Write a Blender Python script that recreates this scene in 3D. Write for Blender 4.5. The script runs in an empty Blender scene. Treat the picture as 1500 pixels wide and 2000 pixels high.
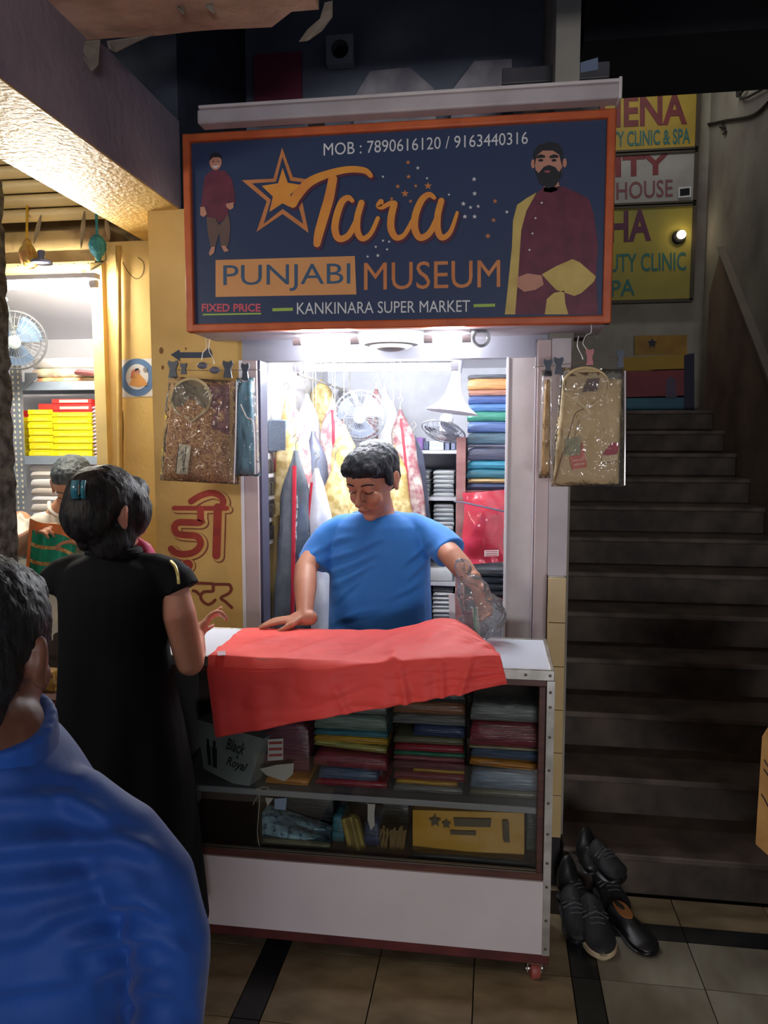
import bpy, bmesh, math, random
import numpy as np
from mathutils import Vector, Matrix, noise
random.seed(7)
rng = random.Random(11)
S = bpy.context.scene
COL = S.collection
# ------------------------------------------------------------------ camera
F, H = 1500.0, 1.55
YAW, PIT = math.radians(8.2), math.radians(5.3)
cam_d = bpy.data.cameras.new('camera'); cam = bpy.data.objects.new('camera', cam_d); COL.objects.link(cam)
cam.location = (0, 0, H); cam.rotation_euler = (math.pi/2 - PIT, 0, YAW)
cam_d.sensor_fit = 'VERTICAL'; cam_d.sensor_height = 24; cam_d.lens = F/2000*24; cam_d.clip_start = .05
S.camera = cam
# ------------------------------------------------------------------ world, street lamps, exposure
W = bpy.data.worlds.new('night'); S.world = W; W.use_nodes = True
bg = W.node_tree.nodes['Background']; bg.inputs[0].default_value = (.55, .68, 1, 1); bg.inputs[1].default_value = .11
def area_lamp(name, loc, target, sx, sy, power, col):
    l = bpy.data.lights.new(name, 'AREA'); l.shape = 'RECTANGLE'; l.size = sx; l.size_y = sy; l.energy = power; l.color = col
    o = bpy.data.objects.new(name, l); COL.objects.link(o); o.location = loc
    o.rotation_euler = (Vector(target)-Vector(loc)).to_track_quat('-Z', 'Y').to_euler(); return o
# tube lights of the stalls across the lane, behind the photographer
area_lamp('lane_lamp', (.9, -3.6, 1.1), (0, 2.5, 2.1), 1.6, .5, 78, (.97, .96, 1))
area_lamp('lane_lamp', (-2.35, .7, 2.05), (-1.0, 2.6, 1.6), .9, .15, 13, (1, .93, .80))
# unseen light added high in the stair well to brighten the signboards
area_lamp('signboard_fill', (.95, 5.2, 4.45), (1.1, 6.0, 2.6), .9, .12, 6, (1, .95, .86))
S.view_settings.view_transform = 'Standard'; S.view_settings.look = 'None'
S.view_settings.exposure = 0.0; S.view_settings.gamma = 1.0; S.view_settings.use_curve_mapping = False
# ------------------------------------------------------------------ photo geometry: pixel -> place at a known depth
cy_, sy_, cp_, sp_ = math.cos(YAW), math.sin(YAW), math.cos(PIT), math.sin(PIT)
FW = Vector((-sy_*cp_, cy_*cp_, -sp_)); RT = Vector((cy_, sy_, 0)); UP = RT.cross(FW); CAM = Vector((0, 0, H))
def ray(px, py): return FW + RT*((px-750)/F) - UP*((py-1000)/F)
def at(px, py, Y):
    d = ray(px, py); return CAM + d*(Y/d.y)
def atz(px, py, z):
    d = ray(px, py); return CAM + d*((z-H)/d.z)
def atx(px, py, X):
    d = ray(px, py); return CAM + d*(X/d.x)
# ------------------------------------------------------------------ materials
MATS = {}
def lin(c):
    return tuple(((v/255)/12.92 if v/255 <= .04045 else ((v/255+.055)/1.055)**2.4) for v in c)
def P(name, c=None, c2=None, rough=.6, metal=0, scale=8, bump=0, bscale=40, coat=0, spec=.5, lo=.35, hi=.65, sheen=0, detail=4, stretch=(1,1,1), trans=0, alpha=1):
    if name in MATS: return MATS[name]
    m = bpy.data.materials.new(name); m.use_nodes = True; nt = m.node_tree; N = nt.nodes; L = nt.links
    b = N['Principled BSDF']; b.inputs['Roughness'].default_value = rough; b.inputs['Metallic'].default_value = metal
    b.inputs['Specular IOR Level'].default_value = spec; b.inputs['Coat Weight'].default_value = coat; b.inputs['Coat Roughness'].default_value = .12
    b.inputs['Sheen Weight'].default_value = sheen
    c = lin(c); c2 = lin(c2) if c2 else tuple(x*.86 for x in c)
    tc = N.new('ShaderNodeTexCoord'); mp = N.new('ShaderNodeMapping'); mp.inputs['Scale'].default_value = stretch
    L.new(tc.outputs['Object'], mp.inputs[0])
    n = N.new('ShaderNodeTexNoise'); n.inputs['Scale'].default_value = scale; n.inputs['Detail'].default_value = detail
    L.new(mp.outputs[0], n.inputs['Vector'])
    r = N.new('ShaderNodeValToRGB'); r.color_ramp.elements[0].position = lo; r.color_ramp.elements[1].position = hi
    r.color_ramp.elements[0].color = (*c2, 1); r.color_ramp.elements[1].color = (*c, 1)
    L.new(n.outputs[0], r.inputs[0]); L.new(r.outputs[0], b.inputs['Base Color'])
    if bump:
        n2 = N.new('ShaderNodeTexNoise'); n2.inputs['Scale'].default_value = bscale; n2.inputs['Detail'].default_value = 5
        L.new(mp.outputs[0], n2.inputs['Vector'])
        bp = N.new('ShaderNodeBump'); bp.inputs['Strength'].default_value = min(1, bump); bp.inputs['Distance'].default_value = .01
        L.new(n2.outputs[0], bp.inputs['Height']); L.new(bp.outputs[0], b.inputs['Normal'])
        if coat: L.new(bp.outputs[0], b.inputs['Coat Normal'])
    MATS[name] = m; return m
def E(name, c, s):
    if name in MATS: return MATS[name]
    m = bpy.data.materials.new(name); m.use_nodes = True; nt = m.node_tree; nt.nodes.clear()
    o = nt.nodes.new('ShaderNodeOutputMaterial'); e = nt.nodes.new('ShaderNodeEmission')
    e.inputs[0].default_value = (*c, 1); e.inputs[1].default_value = s; nt.links.new(e.outputs[0], o.inputs[0])
    MATS[name] = m; return m
def CLEAR(name, tint=(1, 1, 1), refl=.5, rough=.05, bump=0, bscale=30, haze=0, hazecol=(.8, .85, .9)):
    """thin clear sheet (glass, plastic film): transparent + fresnel gloss + a little milky haze"""
    if name in MATS: return MATS[name]
    m = bpy.data.materials.new(name); m.use_nodes = True; nt = m.node_tree; N = nt.nodes; L = nt.links; N.clear()
    o = N.new('ShaderNodeOutputMaterial'); t = N.new('ShaderNodeBsdfTransparent'); t.inputs[0].default_value = (*tint, 1)
    g = N.new('ShaderNodeBsdfGlossy'); g.inputs['Roughness'].default_value = rough
    fr = N.new('ShaderNodeFresnel'); fr.inputs[0].default_value = 1.5
    mu = N.new('ShaderNodeMath'); mu.operation = 'MULTIPLY'; mu.inputs[1].default_value = refl; L.new(fr.outputs[0], mu.inputs[0])
    mx = N.new('ShaderNodeMixShader'); L.new(mu.outputs[0], mx.inputs[0]); L.new(t.outputs[0], mx.inputs[1]); L.new(g.outputs[0], mx.inputs[2])
    last = mx
    if haze:
        d = N.new('ShaderNodeBsdfDiffuse'); d.inputs[0].default_value = (*hazecol, 1)
        m2 = N.new('ShaderNodeMixShader'); m2.inputs[0].default_value = haze; L.new(mx.outputs[0], m2.inputs[1]); L.new(d.outputs[0], m2.inputs[2]); last = m2
    if bump:
        tc = N.new('ShaderNodeTexCoord'); n2 = N.new('ShaderNodeTexNoise'); n2.inputs['Scale'].default_value = bscale; n2.inputs['Detail'].default_value = 2
        n2.inputs['Distortion'].default_value = 1.2
        L.new(tc.outputs['Object'], n2.inputs['Vector']); bp = N.new('ShaderNodeBump'); bp.inputs['Strength'].default_value = bump; bp.inputs['Distance'].default_value = .02
        L.new(n2.outputs[0], bp.inputs['Height']); L.new(bp.outputs[0], g.inputs['Normal']); L.new(bp.outputs[0], fr.inputs['Normal'])
    L.new(last.outputs[0], o.inputs[0]); MATS[name] = m; return m
# ------------------------------------------------------------------ mesh tools
class M:
    def __init__(s): s.v = []; s.f = []
    def add(s, vs, fs):
        o = len(s.v); s.v += [tuple(v) for v in vs]; s.f += [tuple(i+o for i in f) for f in fs]; return s
    def box(s, x0, x1, y0, y1, z0, z1):
        return s.add([(x0,y0,z0),(x1,y0,z0),(x1,y1,z0),(x0,y1,z0),(x0,y0,z1),(x1,y0,z1),(x1,y1,z1),(x0,y1,z1)],
                     [(3,2,1,0),(4,5,6,7),(0,1,5,4),(1,2,6,5),(2,3,7,6),(3,0,4,7)])
    def obox(s, c, h, R=None):
        R = R or Matrix.Identity(3); c = Vector(c)
        vs = [c + R @ Vector((a*h[0], b*h[1], d*h[2])) for d in (-1,1) for a, b in ((-1,-1),(1,-1),(1,1),(-1,1))]
        return s.add(vs, [(3,2,1,0),(4,5,6,7),(0,1,5,4),(1,2,6,5),(2,3,7,6),(3,0,4,7)])
    def tube(s, pts, r, n=8, cap=True, flat=None):
        pts = [Vector(p) for p in pts]; k = len(pts); rs = r if isinstance(r, (list, tuple)) else [r]*k
        vs = []; prev = None
        for i, p in enumerate(pts):
            t = (pts[min(i+1, k-1)] - pts[max(i-1, 0)]).normalized()
            if prev is None:
                a = Vector((0,0,1)) if abs(t.z) < .9 else Vector((0,1,0)); u = t.cross(a).normalized()
            else:
                u = (prev - t*prev.dot(t)); u = u.normalized() if u.length > 1e-6 else t.orthogonal().normalized()
            prev = u; w = t.cross(u)
            for j in range(n):
                an = 2*math.pi*j/n; vs.append(p + (u*math.cos(an) + w*math.sin(an)*(flat or 1))*rs[i])
        fs = [(i*n+j, i*n+(j+1)%n, (i+1)*n+(j+1)%n, (i+1)*n+j) for i in range(k-1) for j in range(n)]
        if cap: fs += [tuple(range(n-1, -1, -1)), tuple(range((k-1)*n, k*n))]
        return s.add(vs, fs)
    def ring(s, c, u, w, R, r, n=32, k=6):
        c, u, w = Vector(c), Vector(u).normalized(), Vector(w).normalized(); ax = u.cross(w); vs = []
        for i in range(n):
            a = 2*math.pi*i/n; d = u*math.cos(a) + w*math.sin(a)
            for j in range(k):
                b = 2*math.pi*j/k; vs.append(c + d*(R + r*math.cos(b)) + ax*(r*math.sin(b)))
        return s.add(vs, [(i*k+j, i*k+(j+1)%k, ((i+1)%n)*k+(j+1)%k, ((i+1)%n)*k+j) for i in range(n) for j in range(k)])
    def lathe(s, prof, c, ax=(0,0,1), n=24):
        c = Vector(c); ax = Vector(ax).normalized(); u = ax.orthogonal().normalized(); w = ax.cross(u); k = len(prof)
        vs = [c + ax*z + (u*math.cos(2*math.pi*j/n) + w*math.sin(2*math.pi*j/n))*max(r, 1e-4) for r, z in prof for j in range(n)]
        fs = [(i*n+j, i*n+(j+1)%n, (i+1)*n+(j+1)%n, (i+1)*n+j) for i in range(k-1) for j in range(n)]
        fs += [tuple(range(n-1, -1, -1)), tuple(range((k-1)*n, k*n))]
        return s.add(vs, fs)
    def ell(s, c, r, R=None, nu=20, nv=12):
        c = Vector(c); R = R or Matrix.Identity(3); vs = [c + R @ Vector((0, 0, -r[2]))]
        for i in range(1, nv):
            a = -math.pi/2 + math.pi*i/nv
            for j in range(nu):
                b = 2*math.pi*j/nu; vs.append(c + R @ Vector((r[0]*math.cos(a)*math.cos(b), r[1]*math.cos(a)*math.sin(b), r[2]*math.sin(a))))
        vs.append(c + R @ Vector((0, 0, r[2]))); e = len(vs)-1
        fs = [(0, 1+(j+1)%nu, 1+j) for j in range(nu)] + [(e, e-nu+j, e-nu+(j+1)%nu) for j in range(nu)]
        fs += [(1+i*nu+j, 1+i*nu+(j+1)%nu, 1+(i+1)*nu+(j+1)%nu, 1+(i+1)*nu+j) for i in range(nv-2) for j in range(nu)]
        return s.add(vs, fs)
    def prism(s, pts, ext):
        """closed outline (3-D points, counter-clockwise seen from -ext side) given thickness ext"""
        ext = Vector(ext); a = [Vector(p) for p in pts]; n = len(a)
        return s.add(a + [p+ext for p in a], [tuple(range(n)), tuple(range(2*n-1, n-1, -1))] + [(i, i+n, (i+1)%n+n, (i+1)%n) for i in range(n)])
    def grid(s, fn, nu, nv, th=None):
        vs = [Vector(fn(i/nu, j/nv)) for j in range(nv+1) for i in range(nu+1)]; q = nu+1
        fs = [(j*q+i, j*q+i+1, (j+1)*q+i+1, (j+1)*q+i) for j in range(nv) for i in range(nu)]
        if th:
            th = Vector(th); n = len(vs); vs = vs + [v+th for v in vs]; fs = fs + [tuple(n+i for i in reversed(f)) for f in fs]
            rim = [i for i in range(q)] + [j*q+nu for j in range(1, nv+1)] + [nv*q+i for i in range(nu-1, -1, -1)] + [j*q for j in range(nv-1, 0, -1)]
            fs += [(rim[i], rim[i]+n, rim[(i+1)%len(rim)]+n, rim[(i+1)%len(rim)]) for i in range(len(rim))]
        return s.add(vs, fs)
    def loft(s, rings, cap=True):
        n = len(rings[0]); k = len(rings); vs = [p for r in rings for p in r]
        fs = [(i*n+j, i*n+(j+1)%n, (i+1)*n+(j+1)%n, (i+1)*n+j) for i in range(k-1) for j in range(n)]
        if cap: fs += [tuple(range(n-1, -1, -1)), tuple(range((k-1)*n, k*n))]
        return s.add(vs, fs)
ORG = {}
def tag(o, label=None, cat=None, group=None, kind=None):
    if label: o['label'] = label
    if cat: o['category'] = cat
    if group: o['group'] = group
    if kind: o['kind'] = kind
    return o
def fixn(me):
    bm = bmesh.new(); bm.from_mesh(me); bmesh.ops.recalc_face_normals(bm, faces=bm.faces); bm.to_mesh(me); bm.free()
def B(m, name, mat, par=None, label=None, cat=None, group=None, kind=None, smooth=35, bevel=0, solid=0, sub=0, org=None):
    v = np.array([tuple(p) for p in m.v], dtype=float)
    o_ = Vector(org) if org is not None else Vector(((v[:,0].min()+v[:,0].max())/2, (v[:,1].min()+v[:,1].max())/2, v[:,2].min()))
    me = bpy.data.meshes.new(name); me.from_pydata([tuple(p) for p in (v - np.array(o_))], [], m.f); me.validate(); fixn(me)
    if smooth:
        me.shade_smooth()
        if smooth < 180: me.set_sharp_from_angle(angle=math.radians(smooth))
    if mat: me.materials.append(mat)
    o = bpy.data.objects.new(name, me); COL.objects.link(o)
    if par: o.parent = par; o.location = o_ - ORG[par.name]
    else: o.location = o_
    ORG[o.name] = o_
    if solid:
        s_ = o.modifiers.new('solidify', 'SOLIDIFY'); s_.thickness = solid; s_.offset = 0
    if bevel:
        b_ = o.modifiers.new('bevel', 'BEVEL'); b_.width = bevel; b_.segments = 2; b_.limit_method = 'ANGLE'
    if sub:
        b_ = o.modifiers.new('subdivision', 'SUBSURF'); b_.levels = sub; b_.render_levels = sub
    return tag(o, label, cat, group, kind)
def root(name, loc, label, cat, group=None, kind=None):
    o = bpy.data.objects.new(name, None); COL.objects.link(o); o.location = loc; o.empty_display_size = .05
    ORG[o.name] = Vector(loc); return tag(o, label, cat, group, kind)
def bx(name, x0, x1, y0, y1, z0, z1, mat, par=None, **k):
    return B(M().box(min(x0,x1), max(x0,x1), min(y0,y1), max(y0,y1), min(z0,z1), max(z0,z1)), name, mat, par, **k)
def inst(src, par, loc, rot=None):
    o = src.copy(); COL.objects.link(o); o.parent = par; o.location = Vector(loc) - (ORG[par.name] if par else Vector())
    if rot: o.rotation_euler = rot
    ORG[o.name] = Vector(loc)
    for k in ('label', 'category', 'group'):
        if k in o.keys() and par: del o[k]
    return o
def copy_tree(o, loc, rot=None, label=None):
    c = o.copy(); COL.objects.link(c); c.location = loc; ORG[c.name] = Vector(loc)
    if rot: c.rotation_euler = rot
    if label: c['label'] = label
    for ch in o.children:
        d = ch.copy(); COL.objects.link(d); d.parent = c
        for g in ch.children:
            e = g.copy(); COL.objects.link(e); e.parent = d
    return c
def bake(o):
    """apply the modifiers of an object to its mesh"""
    dg = bpy.context.evaluated_depsgraph_get(); dg.update()
    me = bpy.data.meshes.new_from_object(o.evaluated_get(dg)); return me
def cat_rom(pts, n=8):
    p = [Vector(q) for q in pts]; out = []
    for i in range(len(p)-1):
        a, b, c, d = p[max(i-1,0)], p[i], p[i+1], p[min(i+2, len(p)-1)]
        for k in range(n):
            t = k/n; out.append(.5*((2*b) + (c-a)*t + (2*a-5*b+4*c-d)*t*t + (3*b-a-3*c+d)*t**3))
    out.append(p[-1]); return out
def blob(name, prims, mat, par=None, voxel=.006, smooth=4, fold=None, cut=None, **k):
    """union of ellipsoids and tapered limbs grown into ONE continuous skin"""
    m = M()
    for q in prims:
        if q[0] == 'e': m.ell(q[1], q[2], q[3] if len(q) > 3 else None, 24, 16)
        elif q[0] == 'c':      # tapered limb with round ends through several joints
            pts, rs = q[1], q[2]
            m.tube(pts, rs, 16)
            for p, r in zip(pts, rs): m.ell(p, (r, r, r), None, 16, 10)
        elif q[0] == 't': m.tube(q[1], q[2], 18)          # limb with cut ends (sleeves, cuffs)
        elif q[0] == 'l': m.loft(q[1])
    o = B(m, name+'_src', None, None, smooth=0)
    r = o.modifiers.new('r', 'REMESH'); r.mode = 'VOXEL'; r.voxel_size = voxel
    if smooth:
        sm = o.modifiers.new('s', 'SMOOTH'); sm.factor = .5; sm.iterations = smooth
    me = bake(o); og = ORG[o.name].copy(); bpy.data.objects.remove(o)
    n = len(me.vertices); co = np.empty(n*3); me.vertices.foreach_get('co', co); co = co.reshape(-1, 3) + np.array(og)
    if fold is not None:
        nr = np.empty(n*3); me.vertices.foreach_get('normal', nr); nr = nr.reshape(-1, 3)
        co = co + nr*fold(co, nr)[:, None]
    base = np.array([(co[:,0].min()+co[:,0].max())/2, (co[:,1].min()+co[:,1].max())/2, co[:,2].min()])
    me.vertices.foreach_set('co', (co-base).ravel()); me.update()
    if cut:
        bm = bmesh.new(); bm.from_mesh(me)
        for p, nn in cut:
            bmesh.ops.bisect_plane(bm, geom=bm.verts[:]+bm.edges[:]+bm.faces[:], plane_co=Vector(p)-Vector(base), plane_no=nn, clear_outer=True)
        bm.to_mesh(me); bm.free()
    me.shade_smooth(); me.materials.clear(); me.materials.append(mat)
    ob = bpy.data.objects.new(name, me); COL.objects.link(ob); b_ = Vector(base)
    if par: ob.parent = par; ob.location = b_ - ORG[par.name]
    else: ob.location = b_
    ORG[ob.name] = b_
    if k.get('post'):
        ps = ob.modifiers.new('relax', 'SMOOTH'); ps.factor = .5; ps.iterations = k['post']
    return tag(ob, k.get('label'), k.get('cat'), k.get('group'))
def vnoise(co, s, seed=0):
    return np.array([noise.noise(Vector((p[0]*s[0]+seed, p[1]*s[1]+seed*.7, p[2]*s[2]-seed))) for p in co])
# flat print: outlines given as pixels on a known upright plane
def sheet(name, pts, Y, mat, par, th=.0006, **k):
    q = [at(x, y, Y) for x, y in pts]
    ar = sum(q[i].x*q[(i+1)%len(q)].z - q[(i+1)%len(q)].x*q[i].z for i in range(len(q)))
    if ar > 0: q.reverse()
    return B(M().prism(q, (0, th, 0)), name, mat, par, smooth=0, **k)
RIB = 0
def ribbon(name, pts, w, Y, mat, par, th=.0006, sm=6, off=(0,0), **k):
    p = cat_rom([Vector((x+off[0], y+off[1], 0)) for x, y in pts], sm) if sm else [Vector((x+off[0], y+off[1], 0)) for x, y in pts]
    n = len(p); ws = [np.interp(i/(n-1), np.linspace(0, 1, len(w)), w) for i in range(n)] if isinstance(w, (list, tuple)) else [w]*n
    l, r = [], []
    for i, q in enumerate(p):
        t = p[min(i+1, n-1)] - p[max(i-1, 0)]; t = t.normalized() if t.length else Vector((1,0,0)); nn = Vector((-t.y, t.x, 0))*ws[i]/2
        l.append(q+nn); r.append(q-nn)
    global RIB; RIB += 1
    Y = Y - .00003*(RIB % 12)
    m = M(); m.add([at(a.x, a.y, Y) for a in l] + [at(a.x, a.y, Y) for a in r], [(i, i+1, n+i+1, n+i) for i in range(n-1)])
    if k.pop('round', True):
        for e, wd in ((p[0], ws[0]), (p[-1], ws[-1])):
            c = [at(e.x + wd/2*math.cos(a), e.y + wd/2*math.sin(a), Y+.00001) for a in np.linspace(0, 2*math.pi, 14)[:-1]]
            m.add(c, [tuple(range(13))])
    return B(m, name, mat, par, smooth=0, **k)
def text(name, s, box, Y, mat, par, th=.0006, bold=0, shear=0, face=None, place=None, **k):
    """lettering fitted to box (x0,y0,x1,y1 in photo pixels) on the upright plane Y"""
    c = bpy.data.curves.new('t', 'FONT'); c.body = s; c.shear = shear; c.offset = bold; c.resolution_u = 3
    o = bpy.data.objects.new('t', c); COL.objects.link(o); me = bake(o); bpy.data.objects.remove(o)
    v = np.array([q.co[:] for q in me.vertices]); fs = [tuple(p.vertices) for p in me.polygons]; bpy.data.meshes.remove(me)
    lo, hi = v.min(0), v.max(0); t = (v - lo)/np.maximum(hi-lo, 1e-6)
    m = M()
    if place: vs = [place(a[0], a[1]) for a in t]
    else:
        x0, y0, x1, y1 = box[:4]; sl = box[4] if len(box) > 4 else 0     # sl: rise of the baseline over the width (photo px)
        vs = [at(x0 + (x1-x0)*a[0], y1 - (y1-y0)*a[1] + sl*a[0], Y) for a in t]
    m.add(vs, fs); return B(m, name, mat, par, smooth=0, **k)
# ================================================================== THE SETTING
marble = P('marble_tile', (164,148,118), (112,96,70), rough=.28, scale=5, lo=.3, hi=.7, stretch=(1,2.5,1), bump=.05, bscale=20)
marble2 = P('marble_tile_grey', (152,148,134), (110,102,86), rough=.28, scale=4, lo=.3, hi=.7, stretch=(2,1,1), bump=.05, bscale=20)
blackst = P('black_marble', (20,20,22), (40,42,44), rough=.25, scale=14, lo=.45, hi=.8)
grout = P('grout', (46,40,34), rough=1, spec=0, bump=.3)
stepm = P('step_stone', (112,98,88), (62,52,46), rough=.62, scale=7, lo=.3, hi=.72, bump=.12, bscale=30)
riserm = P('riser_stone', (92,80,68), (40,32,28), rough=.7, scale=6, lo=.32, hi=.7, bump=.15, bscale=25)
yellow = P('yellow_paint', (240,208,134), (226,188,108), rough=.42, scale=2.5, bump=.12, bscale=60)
yellow_b = P('yellow_paint_rough', (240,204,122), (214,172,92), rough=.46, scale=6, bump=.9, bscale=55)
ochre = P('ochre_paint', (226,190,116), (200,158,84), rough=.55, scale=2.2, bump=.15, bscale=50)
beam_shade = P('beam_shade_grey', (156,146,158), (130,122,136), rough=.85, scale=3, bump=.3, bscale=30)  # grey-purple shade tone for the beam's right side
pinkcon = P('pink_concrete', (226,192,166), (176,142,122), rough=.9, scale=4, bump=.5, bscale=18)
loft_lifted = P('loft_wall_lifted', (150,158,172), (112,120,136), rough=.9, scale=2, bump=.3)  # loft wall paled to make up for light missing up there
near_black = P('near_black_ceiling', (26,26,30), (18,18,22), rough=.95, scale=3, bump=.3)  # near-black base for overhead surfaces and small dark parts
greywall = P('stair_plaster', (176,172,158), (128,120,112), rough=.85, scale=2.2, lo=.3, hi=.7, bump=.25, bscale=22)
brownwall = P('parapet_plaster', (150,130,110), (104,84,78), rough=.85, scale=2.5, lo=.3, hi=.7, bump=.25)
white = P('white_laminate', (232,230,236), (224,222,230), rough=.4, scale=2)
whitewall = P('white_plaster', (236,236,240), (226,226,232), rough=.7, scale=3)
lav = P('lavender_panel', (206,196,204), (190,180,188), rough=.45, scale=3, bump=.05)
lavcol = P('post_paint', (196,180,182), (176,158,160), rough=.5, scale=3, bump=.08)
alu = P('aluminium', (208,206,200), (176,172,164), rough=.35, metal=.85, scale=20)
greyst = P('grey_steel', (150,160,172), (130,138,150), rough=.4, metal=.3, scale=10)
darkedge = P('dark_edge', (70,72,92), rough=.5)
stonem = P('rough_stone', (96,98,96), (40,40,40), rough=.8, scale=26, lo=.38, hi=.62, bump=1, bscale=45)
cream = P('cream_tile', (214,190,136), (186,156,104), rough=.35, scale=4)
woodd = P('brown_wood', (92,54,44), (62,34,28), rough=.45, scale=6, stretch=(1,1,8))
maroon = P('maroon_wood', (96,38,36), (70,26,26), rough=.5, scale=8)
shutm = P('shutter_cream', (246,226,172), (232,208,150), rough=.4, scale=3)

# floor: slab with separate marble tiles and inlaid black strips
floor = bx('floor', -4.2, 2.6, -5.0, 2.59, -.1, -.004, grout, kind='structure', label='worn marble tiled shop floor with black stone strips', smooth=0)
tile_cache = {}
def tile(x0, x1, y0, y1, mat, name='tile'):
    g = .0018; key = (round(x1-x0, 3), round(y1-y0, 3), mat.name)
    c = Vector(((x0+x1)/2, (y0+y1)/2, -.014))
    if key not in tile_cache:
        o = bx(name, x0+g, x1-g, y0+g, y1-g, -.014, 0, mat, floor, smooth=0); tile_cache[key] = o
    else: o = inst(tile_cache[key], floor, c)
    return o
xl = [-1.885,-1.585,-1.285,-.985,-.685]; xm = [-.605,-.323,-.041,.24]; xr = [.32,.61,.905,1.2,1.5]
ys = [.66,.96,1.26,1.56,1.86,2.153]
for xs_ in (xl, xm, xr):
    for i in range(len(xs_)-1):
        for j in range(len(ys)-1): tile(xs_[i], xs_[i+1], ys[j], ys[j+1], marble if xs_ is not xr else marble2)
for i in range(len(xr)-1):
    tile(xr[i], xr[i+1], 2.153, 2.36, marble2); tile(xr[i], xr[i+1], 2.36, 2.44, blackst, 'black_strip'); tile(xr[i], xr[i+1], 2.44, 2.588, marble)
for xs_ in (xl, xm):
    for i in range(len(xs_)-1): tile(xs_[i], xs_[i+1], 2.153, 2.45, marble)
for x0 in (-.685, .24):
    for j in range(len(ys)-1): tile(x0, x0+.08, ys[j], ys[j+1], blackst, 'black_strip')
    tile(x0, x0+.08, 2.153, 2.45, blackst, 'black_strip')
bx('floor_stairs', .25, 2.6, 2.585, 2.75, -.1, -.004, grout, kind='structure', label='floor edge under the first stair riser', smooth=0)
bx('wall_saree_upper', -3.4, -1.2, 3.42, 3.5, 2.3, 3.7, P('upper_cream', (206,176,120), (176,146,98), rough=.8), kind='structure', label='cream wall behind the roller shutter', smooth=0)
bx('floor_shop', -4.2, .25, 2.59, 4.6, -.1, -.004, marble, kind='structure', label='marble floor inside the shops', smooth=0)

# staircase: twelve stone steps climbing away on the right
stairs = root('staircase', (.9, 2.6, 0), 'dim grey stone staircase climbing away beside the shop', 'staircase', kind='structure')
RUN, RISE, Y0 = .28, .147, 2.592
for k in range(12):
    y, z = Y0 + RUN*k, RISE*k
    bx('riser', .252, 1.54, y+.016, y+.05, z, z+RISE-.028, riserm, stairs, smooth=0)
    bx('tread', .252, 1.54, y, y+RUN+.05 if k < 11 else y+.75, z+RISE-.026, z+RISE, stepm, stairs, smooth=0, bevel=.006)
LZ = RISE*12
# stair shaft
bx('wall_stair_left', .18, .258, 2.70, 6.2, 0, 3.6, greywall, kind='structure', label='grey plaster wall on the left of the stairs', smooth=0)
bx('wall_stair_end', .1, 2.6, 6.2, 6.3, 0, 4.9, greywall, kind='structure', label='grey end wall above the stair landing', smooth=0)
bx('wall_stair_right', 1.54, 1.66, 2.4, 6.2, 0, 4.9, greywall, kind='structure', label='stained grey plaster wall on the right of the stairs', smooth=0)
pa = [(1.5, 5.62, 2.78), (1.5, 4.2, 1.48), (1.5, 2.6, .02), (1.5, 2.6, -.0), (1.5, 2.6, .0)]
m = M().prism([(1.505, 5.66, 2.84), (1.505, 3.6, 1.0), (1.505, 2.6, .10), (1.505, 2.6, 0), (1.505, 3.0, 0), (1.505, 5.9, 1.7), (1.505, 5.9, 2.6)], (.05, 0, 0))
B(m, 'wall_stair_parapet', brownwall, kind='structure', label='brownish sloped parapet along the right side of the stairs', smooth=0)
m = M().prism([(1.49, 5.66, 2.84), (1.49, 5.70, 2.88), (1.49, 3.6, 1.06), (1.49, 3.6, 1.0)], (.06, 0, 0))
B(m, 'trim_1', P('coping', (128,118,104), rough=.6), kind='structure', label='pale coping edge along the sloped stair parapet', smooth=0)
bx('ceiling_stair', .1, 2.6, 2.0, 6.3, 4.9, 5.0, near_black, kind='structure', label='dark ceiling high over the stair well', smooth=0)
bx('beam_stair', .30, 2.6, 3.0, 3.5, 2.99, 4.9, near_black, kind='structure', label='black concrete beam crossing over the stairs', smooth=0)
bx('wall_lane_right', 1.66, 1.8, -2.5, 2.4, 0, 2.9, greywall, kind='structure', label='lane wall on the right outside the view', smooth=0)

# slabs and beams overhead
m = M(); X0, X1, YB, Z0 = -3.4, -.47, 2.13, 2.67
edge = [(X0, YB)] + [(X0 + (X1-X0)*i/40, YB + (.02*noise.noise(Vector((i*.9, 0, 3))) if i < 39 else -.06)) for i in range(1, 41)]
edge += [(X1 + .03*noise.noise(Vector((0, j*1.3, 9))), YB - .12 - .35*j) for j in range(0, 9)]
out = [(x, y, Z0) for x, y in edge] + [(X0, -1.2, Z0)]
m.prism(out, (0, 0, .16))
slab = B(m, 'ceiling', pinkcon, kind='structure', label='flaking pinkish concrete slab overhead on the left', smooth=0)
flake = P('peeling_paint', (150,140,126), (112,104,96), rough=.8, bump=.4)
def flakem(name, pts, dz):
    q = [Vector(p) for p in pts]; mm = M().prism(q, (.004, .004, .003)); return B(mm, name, flake, slab, smooth=0)
flakem('paint_flake', [at(583,82,2.1), at(600,58,2.1), at(625,36,2.1), at(634,5,2.12), at(646,2,2.12), at(646,34,2.1), at(625,62,2.08), at(600,80,2.08)], 0)
flakem('paint_flake', [at(146,82,2.1), at(192,78,2.12), at(190,100,2.1), at(188,128,2.08), at(178,139,2.08), at(160,112,2.1)], 0)
flakem('paint_flake', [at(208,80,2.1), at(300,68,2.12), at(262,84,2.1), at(226,102,2.08), at(212,96,2.1)], 0)
flakem('paint_flake', [at(342,2,2.02), at(356,6,2.0), at(352,14,2.02), at(357,28,2.0), at(346,16,2.0)], 0)
flakem('paint_flake', [at(404,2,2.02), at(412,8,2.0), at(408,12,2.02), at(416,26,2.0), at(402,14,2.0)], 0)
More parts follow.
